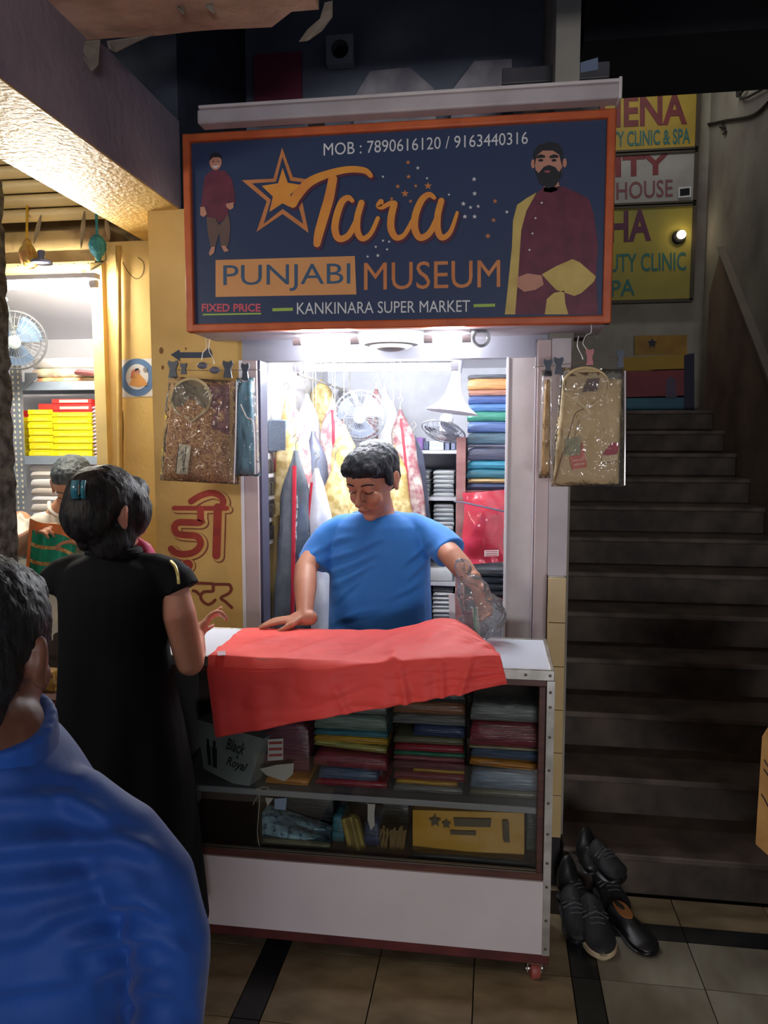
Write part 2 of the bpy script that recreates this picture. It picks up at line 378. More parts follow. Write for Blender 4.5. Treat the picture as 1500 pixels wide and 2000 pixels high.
bx('ceiling_right', -.47, 2.6, -1.2, 2.08, 2.735, 2.86, pinkcon, kind='structure', label='brown slab edge overhead on the right', smooth=0)
bx('ceiling_back', -2.6, .25, 2.0, 3.65, 3.62, 3.75, near_black, kind='structure', label='dark ceiling above the sign', smooth=0)
# the left beam: yellow underside, right side's shade painted on as a grey sheet
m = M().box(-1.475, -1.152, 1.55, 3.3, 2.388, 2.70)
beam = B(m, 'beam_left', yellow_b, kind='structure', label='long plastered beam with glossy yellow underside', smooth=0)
bx('beam_side', -1.152, -1.146, 1.55, 2.76, 2.392, 2.70, beam_shade, beam, smooth=0)
# yellow wall panel beside the shop, recessed pillar, stone pillar at the far left
wy = bx('wall_yellow', -1.272, -.918, 2.75, 3.02, 0, 2.39, ochre, kind='structure', label='ochre painted wall panel with red brush lettering', smooth=0)
bx('wall_upper', -1.15, .3, 3.55, 3.65, 1.97, 3.65, loft_lifted, kind='structure', label='blue grey wall in the loft above the sign', smooth=0)
bx('wall_loft_left', -1.45, -1.15, 2.76, 3.65, 2.39, 3.65, P('loft_side_shaded', (62,70,84), (48,54,66), rough=.9), kind='structure', label='dark side wall of the loft above the beam', smooth=0)  # shade put into the colour; the left lamp would brighten this wall
wp = bx('wall_pillar', -1.70, -1.30, 3.15, 3.40, 0, 2.39, yellow, kind='structure', label='recessed yellow pillar between the two shops', smooth=0)
B(M().tube([at(231,480,3.13), at(233,700,3.13), at(236,1100,3.13)], .011, 10), 'pipe', P('pipe_paint', (206,170,96), (176,140,74), rough=.5), wp)
bx('pillar_edge', -1.705, -1.655, 3.12, 3.15, 0, 2.30, P('edge_yellow', (234,206,136), rough=.5), wp, smooth=0)
m = M(); pts = [at(24,300,2.2), at(26,1100,2.2)]
m.grid(lambda u, v: (-1.90 + .31*u + .012*noise.noise(Vector((u*9, v*60, 1))), 2.20 + .012*noise.noise(Vector((u*14, v*50, 5))), 2.388*v), 14, 90, th=(0, .17, 0))
B(m, 'pillar_stone', stonem, kind='structure', label='rough grey stone faced pillar at the left edge', smooth=0)
# lettering painted on the ochre panel
redp = P('sign_red', (176,62,46), (150,46,38), rough=.6, scale=14)
shad = P('sign_shadow_red', (150,78,50), (128,60,40), rough=.6, scale=14)
ochr2 = P('sign_ochre', (228,190,118), (208,164,92), rough=.6, scale=4)
navyp = P('sign_navy', (58,72,98), (48,58,80), rough=.6)
YW = 2.7492
def gl(pts): return [(280 + a/6.668, 940 + b/6.668) for a, b in pts]
lett = root('painted_lettering', at(380, 1130, YW), 'red hand painted Devanagari lettering on the ochre wall', 'lettering')
strokes = [([(400,350),(700,352),(1085,352)], 62), ([(745,360),(745,470),(740,535),(560,535),(450,540),(405,600),(440,680),(560,700),(690,715),(745,790),(720,870),(640,930),(520,950),(420,930),(362,880)], 88),
           ([(968,340),(962,600),(950,965)], 108), ([(622,262),(740,190),(880,152),(990,185),(1042,260),(1010,350)], 84)]
for li, (mt, add, of) in enumerate(((shad, 46, (5.5, 3.5)), (ochr2, 30, (4, 2.2)), (redp, 0, (0, 0)))):
    for pts, w in strokes:
        ribbon('letter_stroke', gl(pts), (w+add)/6.668, YW - .0006*li, mt, lett, th=.0004, sm=8, off=of)
    cx, cyy = gl([(572,1092)])[0]
    sheet('letter_dot', [(cx+of[0]*.5 + (11+add/13)*math.cos(a), cyy+of[1]*.5 + (11+add/13)*math.sin(a)) for a in np.linspace(0, 6.283, 20)[:-1]], YW-.0006*li, mt, lett, th=.0004)
for pts in ([(600,1325),(760,1328),(905,1335)], [(930,1342),(1040,1342),(1120,1345)], [(908,1340),(908,1400),(900,1432),(790,1440),(745,1490),(770,1560),(840,1605),(900,1580),(935,1545)],
            [(1120,1345),(1145,1400),(1110,1460),(1010,1520),(1070,1570),(1150,1645)], [(650,1425),(690,1438),(720,1470)]):
    ribbon('letter_stroke', gl(pts), 5.8, YW-.0004, P('sign_brown', (138,60,40), (120,48,34), rough=.6), lett, th=.0004)
def gk(pts): return [(300 + a/6.668, 660 + b/6.668) for a, b in pts]
arrow = root('painted_arrow', at(400, 690, YW), 'dark blue painted arrow pointing left under the sign', 'arrow')
sheet('arrow_shape', gk([(222,218),(335,150),(345,186),(660,186),(720,120),(760,180),(770,250),(640,262),(345,262),(345,306)]), YW, navyp, arrow)
for x, y, rr in ((100,165,28),(118,385,18),(420,140,12)):
    sheet('paint_stain', [(300 + (x+rr*math.cos(a))/6.668, 660 + (y+1.6*rr*math.sin(a))/6.668) for a in np.linspace(0, 6.283, 12)[:-1]], YW, P('stain', (140,104,62), rough=.8), wy)
ribbon('stain_curve', [(240,512),(248,528),(262,543),(274,542),(281,528),(280,512),(270,503)], 1.8, 3.1492, P('stain_dark', (120,92,50), rough=.8), wp)
ribbon('stain_streak', [(236,802),(240,840),(236,880),(240,918)], 9, 3.1492, P('stain_dark'), wp) if False else ribbon('stain_streak', [(236,805),(239,840),(237,880),(239,925)], [9,5,7,3], 3.1490, MATS['stain_dark'], wp)
# ================================================================== SHOP SIGN
YS = 2.5
navy = P('sign_panel_navy', (50,68,102), (46,62,96), rough=.42, scale=1.5, spec=.4)
orange_f = P('frame_orange', (206,104,58), (186,88,48), rough=.4, scale=12)
sg = root('shop_sign', (-.345, 2.64, 1.905), 'big navy shop sign board in an orange frame with gold script lettering', 'sign')
sgx0, sgx1 = at(366,460,YS).x, at(1194,430,YS).x
zb, zt = 1.925, 2.535
bx('sign_box', sgx0, sgx1, YS+.012, 2.78, zb-.012, zt, P('sign_box_white', (214,206,214), (200,192,200), rough=.5), sg, smooth=0)
bx('sign_panel', sgx0+.004, sgx1-.004, YS+.004, YS+.012, zb, zt-.002, navy, sg, smooth=0)
fw_ = .026
bx('frame_rail', sgx0-.006, sgx1+.006, YS-.014, YS+.02, zb-.014, zb-.014+fw_, orange_f, sg, bevel=.005)
bx('frame_rail', sgx0-.006, sgx1+.006, YS-.014, YS+.02, zt-fw_+.012, zt+.012, orange_f, sg, bevel=.005)
bx('frame_stile', sgx0-.006, sgx0-.006+fw_, YS-.0145, YS+.02, zb-.014, zt+.012, orange_f, sg, bevel=.005)
bx('frame_stile', sgx1+.006-fw_, sgx1+.006, YS-.0145, YS+.02, zb-.014, zt+.012, orange_f, sg, bevel=.005)
gold = P('print_gold', (240,168,62), (226,140,66), rough=.5, scale=9)
gold2 = P('print_gold_line', (214,140,84), (198,122,72), rough=.5, scale=9)
plum = P('print_plum', (92,36,62), rough=.5)
tan = P('print_tan', (226,166,104), (214,150,94), rough=.5, scale=3)
offw = P('print_white', (226,230,236), rough=.5)
blueL = P('print_blue', (56,92,128), rough=.5)
pinkt = P('print_pink', (214,92,110), rough=.5)
lime = P('print_lime', (168,204,92), rough=.5)
def SY(k): return YS + .0032 - .0007*k
text('lettering', 'MOB : 7890616120 / 9163440316', (632, 264, 1032, 305, 0), SY(1), offw, sg, place=lambda a, b: at(632 + 399*a, 304 - 23*a - 24*b, SY(1)))
# star
def star(cx, cy, R, r, rot=0, n=5, kx=1):
    return [(cx + kx*(R if i % 2 == 0 else r)*math.sin(math.pi*i/n + rot), cy - (R if i % 2 == 0 else r)*math.cos(math.pi*i/n + rot)) for i in range(2*n)]
def starp(pts, Y, name, mt, th=.0005): return sheet(name, pts, Y, mt, sg, th=th)
outer = [(551,288),(572,346),(612,352),(588,382),(603,455),(552,418),(501,453),(521,393),(472,352),(534,349)]
mid = [(551.5,306),(567,353),(600,357),(578,383),(592,437),(552,408),(515,437),(529,390),(492,358),(539,355)]
inn = [(552,328),(562,357),(588,361),(567,380),(573,408),(552,397),(526,414),(533,384),(511,363),(543,358)]
starp(outer, SY(1), 'star_outline', gold2); starp(mid, SY(2), 'star_gap', navy); starp(inn, SY(3), 'star', gold)
# the word Tara in brush script: each stroke a ribbon, a plum shadow under it
tara = [([(572,398),(580,382),(604,356),(640,340),(680,331),(712,333),(724,343)], [16,19,18,15,13,12,9]),
        ([(650,349),(643,385),(633,420),(623,455),(619,476)], [17,19,19,18,14]),
        ([(688,392),(680,386),(668,394),(658,420),(654,448),(662,466),(680,460),(694,436),(702,412)], [8,11,13,14,14,13,12,11,9]),
        ([(706,396),(698,425),(698,452),(708,466),(724,456),(738,426)], [12,13,13,11,9,8]),
        ([(744,394),(740,402),(748,404),(764,396),(770,398)], [11,12,9,9,8]),
        ([(770,398),(764,424),(764,448),(774,464),(790,458),(806,430)], [13,14,14,12,9,8]),
        ([(848,386),(838,380),(824,390),(812,418),(810,446),(820,464),(838,456),(852,430),(860,406)], [8,11,13,14,14,13,12,11,9]),
        ([(862,392),(855,420),(855,450),(864,464),(880,452),(893,415)], [12,13,13,12,9,6])]
for pts, w in tara: ribbon('script_shadow', pts, [x+3 for x in w], SY(4), plum, sg, th=.0004, off=(2.5, 4))
for pts, w in tara: ribbon('script_stroke', pts, w, SY(5), gold, sg, th=.0004)
for (x, y, r, mt) in ((797,317,5,gold2),(816,328,4,offw),(798,345,5,gold2),(777,364,5,gold2),(791,378,8,gold2),(812,363,4,gold2),(836,363,8,gold2),(834,348,3,offw),(765,388,4,gold2),(802,393,4,gold2),(926,350,5,offw),(927,378,5,offw),(967,393,5,gold2),(905,398,5,offw),(919,405,4,offw),(934,403,4,offw),(908,423,5,offw),(927,423,5,offw),(964,430,5,gold2),(990,414,4,offw),(953,461,6,gold2),(748,345,3,offw),(877,380,3,offw),(748,470,3,offw),(756,487,3,offw),(738,499,4,offw),(718,501,3,offw),(734,482,3,offw),(760,472,3,offw)):
    sheet('printed_star', star(x, y, r, r*.42), SY(1), mt, sg)
sheet('name_plate', [(421,508),(693,500),(696,575),(421,580)], SY(1), tan, sg)
text('lettering', 'PUNJABI', None, SY(2), blueL, sg, place=lambda a, b: at(436 + 248*a, 570 - 3*a - (52+1*a)*b, SY(2)))
text('lettering', 'MUSEUM', None, SY(1), gold2, sg, place=lambda a, b: at(711 + 266*a, 567 - 6*a - 54*b, SY(1)))
text('lettering', 'KANKINARA SUPER MARKET', None, SY(1), offw, sg, place=lambda a, b: at(580 + 338*a, 614 - 5*a - 23*b, SY(1)))
text('lettering', 'FIXED PRICE', None, SY(1), pinkt, sg, bold=.03, place=lambda a, b: at(394 + 115*a, 609 - b*16, SY(1)))
sheet('underline', [(396,613),(510,611),(510,614),(396,616)], SY(1), lime, sg)
sheet('dash', [(532,602),(572,601),(572,607),(532,608)], SY(1), lime, sg); sheet('dash', [(925,594),(967,593),(967,599),(925,600)], SY(1), lime, sg)
# printed figures
skinp = P('print_skin', (206,150,128), (190,132,112), rough=.5); maro = P('print_maroon', (112,46,68), (92,36,58), rough=.5, scale=20)
hairp = P('print_hair', (30,34,44), rough=.5); yel = P('print_yellow', (214,190,110), (196,170,92), rough=.5, scale=14); brn = P('print_brown', (112,86,78), (92,72,68), rough=.5)
def fig(pts, k, mt, name): sheet(name, pts, SY(k), mt, sg, th=.0004)
def oval(cx, cy, rx, ry, n=18): return [(cx + rx*math.cos(a), cy + ry*math.sin(a)) for a in np.linspace(0, 2*math.pi, n+1)[:-1]]
fig([(396,370),(400,345),(412,333),(424,332),(440,334),(452,348),(458,372),(460,398),(450,400),(447,388),(446,420),(428,436),(418,424),(404,430),(402,400),(400,412),(392,408)], 1, maro, 'printed_coat')
fig([(403,424),(420,426),(428,440),(446,418),(450,440),(448,470),(444,482),(432,482),(428,455),(420,484),(412,484),(406,456)], 2, brn, 'printed_trousers')
fig(oval(421,316,12,16), 2, skinp, 'printed_face'); fig([(409,314),(410,303),(420,297),(431,301),(434,312),(428,307),(416,307)], 3, hairp, 'printed_hair')
for ex in (416.5, 426): fig(oval(ex, 315, 1.5, 1.1, 8), 4, hairp, 'printed_eye')
fig([(415,323),(421,325),(428,322),(427,325),(421,328),(416,326)], 4, offw, 'printed_smile')
fig([(391,404),(400,404),(404,418),(398,424),(391,420)], 3, skinp, 'printed_hand'); fig([(441,398),(456,395),(456,406),(449,410),(442,404)], 3, skinp, 'printed_hand')
fig([(413,482),(420,482),(418,494),(410,500),(408,494)], 3, skinp, 'printed_foot'); fig([(432,480),(440,480),(447,490),(438,492)], 3, skinp, 'printed_foot')
fig([(1048,378),(1062,366),(1100,364),(1118,372),(1150,388),(1160,420),(1168,480),(1164,540),(1168,614),(1000,614),(1010,520),(1014,460),(1024,410)], 1, maro, 'printed_coat')
fig(oval(1072,322,27,42), 2, skinp, 'printed_face'); fig([(1062,352),(1090,352),(1094,370),(1076,376),(1062,374)], 1, skinp, 'printed_neck')
fig([(1044,324),(1041,300),(1050,284),(1072,277),(1092,281),(1100,298),(1098,326),(1092,302),(1080,294),(1060,294),(1048,304)], 3, hairp, 'printed_hair')
fig([(1044,330),(1052,338),(1062,326),(1072,322),(1084,326),(1092,336),(1098,326),(1096,346),(1084,364),(1070,368),(1054,358)], 3, hairp, 'printed_beard')
fig(oval(1069,335,6,2.4), 4, P('print_lips', (168,84,104), rough=.5), 'printed_lips')
for x in (1056, 1082): fig([(x-9,305),(x,301),(x+9,304),(x+8,308),(x-8,309)], 4, hairp, 'printed_brow'); fig(oval(x, 313, 5, 2.6), 4, hairp, 'printed_eye')
fig(oval(1041,320,4,9), 3, skinp, 'printed_ear'); fig(oval(1103,318,4,9), 3, skinp, 'printed_ear')
fig([(1048,376),(1030,386),(1010,400),(1002,430),(1000,480),(992,560),(986,614),(1006,614),(1012,540),(1018,450),(1028,412)], 2, yel, 'printed_stole')
fig([(1058,536),(1086,520),(1118,506),(1132,512),(1164,540),(1160,550),(1136,572),(1122,578),(1086,566)], 3, yel, 'printed_stole_fold')
fig([(1082,572),(1102,568),(1104,592),(1110,614),(1064,614),(1068,584)], 3, yel, 'printed_stole_end')
fig([(1010,542),(1030,534),(1058,538),(1062,556),(1046,566),(1024,570),(1010,560)], 4, skinp, 'printed_hand')
for x, y in ((1058,396),(1046,426),(1040,456),(1034,488)): fig(oval(x, y, 2, 2, 8), 4, offw, 'printed_button')
# batten light fixed along the top of the sign (switched off)
bl = root('batten_light', (at(800,240,2.47).x, 2.47, 2.56), 'unlit white batten light along the top edge of the sign', 'batten light')
m = M(); m.box(at(392,265,2.46).x, at(1208,205,2.46).x, 2.43, 2.488, 2.552, 2.596); B(m, 'housing', P('batten_grey', (196,188,192), (180,172,176), rough=.45), bl, bevel=.006)
m = M(); m.box(at(396,258,2.46).x, at(1206,195,2.46).x, 2.425, 2.49, 2.596, 2.606); B(m, 'reflector_lip', P('batten_white', (224,216,216), rough=.4), bl, bevel=.002)
m = M(); m.box(at(1204,205,2.46).x, at(1211,205,2.46).x, 2.422, 2.495, 2.548, 2.61); B(m, 'end_cap', P('batten_white'), bl, bevel=.003)
# ================================================================== SHOP SHELL
bx('wall_shop_left', -.93, -.90, 2.80, 4.2, 0, 2.0, whitewall, kind='structure', label='white wall inside the shop on the left', smooth=0)
bx('wall_shop_right', .10, .18, 2.80, 4.2, 0, 2.0, whitewall, kind='structure', label='white wall inside the shop on the right', smooth=0)
bx('wall_shop_back', -.93, .18, 4.12, 4.2, 0, 2.0, P('shop_back_grey', (232,234,242), rough=.6), kind='structure', label='pale grey back wall inside the shop', smooth=0)
bx('ceiling_shop', -.93, .18, 2.78, 4.2, 1.93, 1.97, white, kind='structure', label='white ceiling inside the shop', smooth=0)
bx('trim_2', -.918, .25, 2.74, 2.80, 1.838, 1.913, P('lintel_grey', (150,150,164), (138,138,152), rough=.45), kind='structure', label='grey lintel over the shop opening', smooth=0)
pl = bx('trim_3', -.905, -.852, 2.70, 2.80, 0, 1.838, lavcol, kind='structure', label='lavender post on the left of the shop opening', smooth=0, bevel=.003)
bx('channel', -.852, -.843, 2.715, 2.80, 0, 1.838, darkedge, pl, smooth=0); bx('white_trim', -.918, -.905, 2.70, 2.75, 0, 1.838, white, pl, smooth=0)
pr_ = bx('trim_4', .042, .134, 2.74, 2.80, 0, 1.838, P('right_panel', (206,198,200), (190,182,184), rough=.45), kind='structure', label='pale panel on the right of the shop opening', smooth=0, bevel=.003)
bx('channel', .036, .044, 2.73, 2.80, 0, 1.838, white, pr_, smooth=0)
bx('seam_strip', .132, .137, 2.735, 2.80, 0, 1.838, white, pr_, smooth=0)
bx('trim_5', .139, .185, 2.68, 2.80, 0, 1.89, lavcol, kind='structure', label='lavender post at the corner of the staircase', smooth=0, bevel=.003)
bx('trim_6', .185, .247, 2.66, 2.72, 1.09, 1.89, P('corner_post_pale', (196,190,196), rough=.5), kind='structure', label='pale strip of wall beside the stairs', smooth=0)
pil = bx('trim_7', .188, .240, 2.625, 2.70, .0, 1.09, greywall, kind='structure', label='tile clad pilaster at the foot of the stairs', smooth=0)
for i in range(6):
    z0 = .176 + .152*i; bx('tile', .184, .243, 2.612, 2.626, z0+.001, z0+.151, cream, pil, smooth=0, bevel=.0015)
bx('plinth', .186, .242, 2.62, 2.70, 0, .172, P('plinth_dark', (38,34,32), rough=.7), pil, smooth=0)
# ------------------------------------------------------------------ lit fixtures
LITW = E('tube_glow', (.93, .97, 1), 200)
def tube_light(name, a, b, r, label, mat, bat=.02, house=None):
    a, b = Vector(a), Vector(b); t = root(name, (a+b)/2, label, 'tube light')
    B(M().tube([a, b], r, 12), 'tube', mat, t)
    d = (b-a).normalized()
    for p, s in ((a, -1), (b, 1)):
        B(M().tube([p + d*s*.001, p + d*s*.03], r*1.25, 10), 'end_holder', white, t)
    hh = M(); c = (a+b)/2; hh.box(a.x-.03, b.x+.03, a.y-.015, a.y+.03, a.z+r+.008, a.z+r+.03)
    B(hh, 'batten', white, t, bevel=.003); return t
tube_light('tube_light', at(588,718,2.98), at(880,716,2.98), .014, 'glowing white tube light just inside the shop opening', LITW)
SOF = E('soffit_glow', (.95, .97, 1), 210)
for pa_, pb_, lb in ((590, 684, 'glowing short tube under the sign left of the round lamp'), (846, 902, 'glowing short tube under the sign right of the round lamp')):
    tube_light('tube_light', (at(pa_,655,2.575).x, 2.575, 1.885), (at(pb_,652,2.575).x, 2.575, 1.885), .011, lb, SOF)
cx = at(764,660,2.63).x; zl = 1.905
rl = root('ceiling_lamp', (cx, 2.63, zl-.05), 'round white ringed lamp under the middle of the sign', 'lamp')
B(M().lathe([(.112,.008),(.124,-.006),(.124,-.014),(.112,-.026),(.094,-.032),(.092,-.028)], (cx,2.63,zl), n=40), 'rim', E('ring_glow', (1,1,1), 1.1), rl)
B(M().lathe([(.092,.0),(.0915,-.030),(.074,-.034),(.072,-.03)], (cx,2.63,zl), n=40), 'groove', P('lamp_grey', (150,152,164), rough=.4), rl)
B(M().lathe([(.073,.0),(.0725,-.036),(.06,-.042),(.05,-.044),(.048,-.04)], (cx,2.63,zl), n=40), 'inner_ring', MATS['ring_glow'], rl)
B(M().lathe([(.049,.0),(.048,-.044),(.03,-.050),(.001,-.052)], (cx,2.63,zl), n=40), 'centre_cap', MATS['lamp_grey'], rl)
glassy = CLEAR('bulb_glass', refl=1, rough=.03, haze=.25)
for px, lb in ((606, 'clear globe bulb under the sign on the left of the round lamp'), (940, 'clear globe bulb under the sign on the right of the round lamp')):
    p = at(px, 665, 2.60); b_ = root('globe_bulb', (p.x, 2.6, 1.86), lb, 'bulb')
    B(M().ell((p.x, 2.6, 1.888), (.031,.031,.031)), 'globe', glassy, b_); B(M().lathe([(.016,0),(.016,.02),(.012,.022)], (p.x,2.6,1.905), n=16), 'socket', P('lamp_grey'), b_)
# ================================================================== GLASS COUNTER
CX0, CX1, CF, CB = -1.0, .170, 2.10, 2.445
ct = root('glass_counter', ((CX0+CX1)/2, 2.27, 0), 'glass fronted display counter with white top and lower panel on castors', 'counter')
panelw = P('counter_panel', (214,204,206), (200,190,192), rough=.45, scale=2, bump=.04)
bx('top', CX0+.012, CX1-.012, CF+.012, CB-.012, .900, .920, P('counter_top_white', (226,232,246), (216,222,238), rough=.22, scale=2), ct, smooth=0)
for n, a in (('top_edging', (CX0, CX1, CF, CF+.012)), ('top_edging', (CX0, CX1, CB-.012, CB)), ('top_edging', (CX0, CX0+.012, CF+.012, CB-.012)), ('top_edging', (CX1-.012, CX1, CF+.012, CB-.012))):
    bx(n, *a, .893, .9225, alu, ct, bevel=.0015)
def rail(x0, x1, z0, z1, y0=CF+.006, y1=CF+.03, mt=None, n='wood_rail'): return bx(n, x0, x1, y0, y1, z0, z1, mt or woodd, ct, bevel=.002)
rail(CX0+.02, CX1-.02, .874, .893); rail(CX0+.02, CX1-.02, .312, .335)
rail(CX0+.02, CX0+.038, .335, .874, n='wood_stile'); rail(CX1-.040, CX1-.022, .335, .874, n='wood_stile')
for zz in (.336, .342): bx('glass_channel', CX0+.04, CX1-.04, CF+.002, CF+.010, zz, zz+.003, P('bronze', (120,112,100), rough=.35, metal=.7), ct, smooth=0)
glass = CLEAR('counter_glass', tint=(.92,.94,.93), refl=1.1, rough=.015)
bx('glass_pane', CX0+.038, CX1-.040, CF+.014, CF+.019, .337, .874, glass, ct, smooth=0)
bx('lower_panel', CX0+.004, CX1-.018, CF, CF+.02, .095, .312, panelw, ct, smooth=0)
bx('base', CX0, CX1, CF+.004, CB, .062, .095, maroon, ct, bevel=.003)
bx('side_panel', CX0, CX0+.02, CF+.02, CB-.01, .095, .893, panelw, ct, smooth=0); bx('side_panel', CX1-.02, CX1-.004, CF+.02, CB-.01, .095, .893, panelw, ct, smooth=0)
bx('back_panel', CX0+.02, CX1-.02, CB-.03, CB-.015, .095, .893, P('counter_back_ply', (112,92,84), (92,74,68), rough=.6), ct, smooth=0)
bx('deck', CX0+.02, CX1-.02, CF+.03, CB-.03, .312, .330, P('deck_ply', (104,84,72), rough=.6), ct, smooth=0)
bx('shelf', CX0+.02, CX1-.022, CF+.034, CB-.03, .505, .515, CLEAR('shelf_glass', tint=(.9,.93,.93), refl=.8, rough=.05, haze=.35, hazecol=(.55,.56,.58)), ct, smooth=0)
bx('shelf_lip', CX0+.02, CX1-.024, CF+.026, CF+.034, .497, .516, P('shelf_lip_grey', (150,148,150), rough=.3), ct, bevel=.002)
m = M(); m.box(CX1-.020, CX1+.001, CF-.003, CF+.0, .095, .893); m.box(CX1-.002, CX1+.001, CF, CF+.02, .095, .893); B(m, 'corner_angle', alu, ct, smooth=0)
m = M(); m.box(CX0-.001, CX0+.02, CF-.003, CF, .095, .893); B(m, 'corner_angle', alu, ct, smooth=0)
rv = P('rivet_dark', (92,84,74), rough=.4, metal=.6); rv0 = None
for z in (.862, .82, .735, .64, .545, .455, .37, .30, .20, .115):
    if rv0 is None: rv0 = B(M().lathe([(.0042,0),(.003,.0016),(.0005,.0022)], (CX1-.0105, CF-.003, z), (0,-1,0), 10), 'rivet', rv, ct, org=(CX1-.0105, CF-.003, z))
    else: inst(rv0, ct, (CX1-.0105, CF-.003, z))
for x in (CX1-.012, CX1-.078, -.2, -.45, -.7): inst(rv0, ct, (x, CF, .908))
def castor(x, y):
    f = bx('castor_fork', x-.022, x+.022, y-.016, y+.016, .052, .062, alu, ct, smooth=0)
    w = B(M().lathe([(.012,-.014),(.024,-.013),(.0265,-.008),(.0265,.008),(.024,.013),(.012,.014)], (x, y, .0265), (1,.25,0), 24), 'castor_wheel', P('castor_red', (168,84,72), (140,64,56), rough=.5), ct)
    B(M().tube([(x-.024, y, .0265), (x+.024, y+.008, .0265)], .006, 8), 'axle', alu, w)
    for s in (-1, 1): B(M().box(x+s*.019-.0015, x+s*.019+.0015, y-.012, y+.012, .022, .056), 'fork_leg', alu, w, smooth=0)
for x in (CX0+.06, CX1-.038):
    for y in (CF+.035, CB-.05): castor(x, y)
# ------------------------------------------------------------------ goods in the counter
def packmat(n, c, k=.72): return P('pack_'+n, c, tuple(v*k for v in c), rough=.5, scale=22, stretch=(.5, .5, 9), coat=.8, bump=.35, bscale=26, lo=.4, hi=.6)
CM = {'maroon': (140,46,58), 'slate blue': (86,106,134), 'green and gold': (176,170,92), 'amber': (214,160,44), 'teal': (62,124,138), 'sage grey': (112,128,116), 'smoky grey': (128,128,124), 'crimson': (168,40,56),
      'emerald': (40,122,92), 'rose': (170,92,96), 'olive': (120,116,88), 'navy': (44,62,104), 'russet': (142,92,64), 'black': (38,40,44), 'cream': (196,184,150), 'orange': (216,140,46), 'plum': (120,58,74), 'steel blue': (104,124,146)}
ORD = ['bottom', 'second', 'third', 'fourth', 'fifth', 'sixth', 'seventh', 'eighth', 'ninth', 'tenth', 'eleventh', 'twelfth', 'thirteenth', 'fourteenth', 'fifteenth', 'sixteenth']
def pack(x0, x1, y0, y1, z0, z1, colour, label, group, tilt=0, name='cloth_pack', cat='cloth pack', rz=0, mt=None):
    m = M(); nx = 8; c = Vector(((x0+x1)/2, (y0+y1)/2, z0)); hx, hy, hz = (x1-x0)/2, (y1-y0)/2, z1-z0; sd = rng.random()*50
    rad = min(hz*.48, .012); R = Matrix.Rotation(tilt, 3, 'Y') @ Matrix.Rotation(rz, 3, 'Z')
    rings = []
    for t in (0, .03, .15, .35, .5, .65, .85, .97, 1):
        x = -hx + 2*hx*t; s = .62 if t in (0, 1) else (.9 if t in (.03, .97) else 1); wob = hz*.10*noise.noise(Vector((t*3+sd, sd, 0))) if 0 < t < 1 else 0
        hh = hz*s
        pr2 = [(-hy, rad), (-hy+rad*.3, rad*.3), (-hy+rad, 0), (hy-rad, 0), (hy, rad), (hy, hh-rad), (hy-rad, hh+wob*.3), (0, hh+wob), (-hy+rad, hh+wob*.6), (-hy+rad*.3, hh-rad*.3), (-hy, hh-rad), (-hy-.003, hh*.5)]
        rings.append([c + R @ Vector((x, a*(.985 if s < 1 else 1), b)) for a, b in pr2])
    m.loft(rings)
    if abs(tilt) > 0:
        lo = min(v[2] for v in m.v); m.v = [(v[0], v[1], v[2] + z0 - lo) for v in m.v]
    return B(m, name, mt or packmat(colour, CM[colour]), None, label, cat, group, smooth=50)
def X_(px, Y): return at(px, 1500, Y).x
DY0, DY1 = 2.165, 2.40
def column(pa, pb, z, items, where, group):
    x0, x1 = X_(pa, DY0), X_(pb, DY0)
    for i, it in enumerate(items):
        col, h = it[0], it[1]; ti = it[2] if len(it) > 2 else 0; ins = it[3] if len(it) > 3 else (0, 0)
        xa, xb = x0 + ins[0] + rng.uniform(0, .006), x1 - ins[1] - rng.uniform(0, .006); e = abs(math.tan(ti))*(xb-xa)*.5
        pack(xa, xb, DY0 + rng.uniform(0, .012), DY1 - rng.uniform(0, .02), z + .0008, z + h, col, f'{col} folded cloth pack, {ORD[i]} of the {where} stack on the glass shelf', group, ti); z += h + e*1.0
G1 = 'packed cloth stacked on the counter shelf'
column(612, 757, .515, [('crimson', .022), ('slate blue', .036, 0, (.01, .03)), ('maroon', .046, .03), ('green and gold', .022, .07), ('amber', .02, .01), ('teal', .018), ('sage grey', .05), ('smoky grey', .045), ('black', .035)], 'left', G1)
column(766, 908, .515, [('smoky grey', .022), ('amber', .013, 0, (.01, .02)), ('maroon', .026), ('amber', .011, 0, (.06, 0)), ('plum', .028), ('rose', .012), ('emerald', .013), ('crimson', .022), ('olive', .022), ('navy', .036, 0, (.06, 0)), ('smoky grey', .03), ('russet', .04), ('black', .05)], 'middle', G1)
column(916, 1060, .515, [('olive', .022), ('steel blue', .062), ('orange', .024, .05), ('slate blue', .030, .02), ('cream', .008), ('maroon', .075), ('smoky grey', .055)], 'right', G1)
# 'Black & Royal' carton leaning in the left part of the shelf
cart = root('shirt_carton', at(450,1530,2.2), 'grey printed shirt carton reading Black and Royal in the counter', 'carton')
A, Bq, C_, D_ = at(384,1405,2.19), at(515,1443,2.155), at(484,1545,2.145), at(398,1502,2.175)
m = M().prism([A, D_, C_, Bq], (.02, .06, .0)); B(m, 'carton_body', P('carton_grey', (150,156,150), (112,118,114), rough=.4, scale=5, coat=.4), cart, smooth=0)
def onq(a, b):
    p = A*(1-a)*b + Bq*a*b + C_*a*(1-b) + D_*(1-a)*(1-b); return p + Vector((-.004, -.012, 0))*.15
ink = P('print_ink', (24,24,26), rough=.6)
def quadtext(s, a0, b0, a1, b1, shear): text('lettering', s, None, 0, ink, cart, shear=shear, bold=.01, place=lambda a, b: onq(a0 + (a1-a0)*a, b0 + (b1-b0)*b) + Vector((0, -.0012, 0)))
quadtext('Black', .47, .60, .78, .82, .35); quadtext('&', .66, .50, .70, .58, .2); quadtext('Royal', .50, .26, .88, .48, .35)
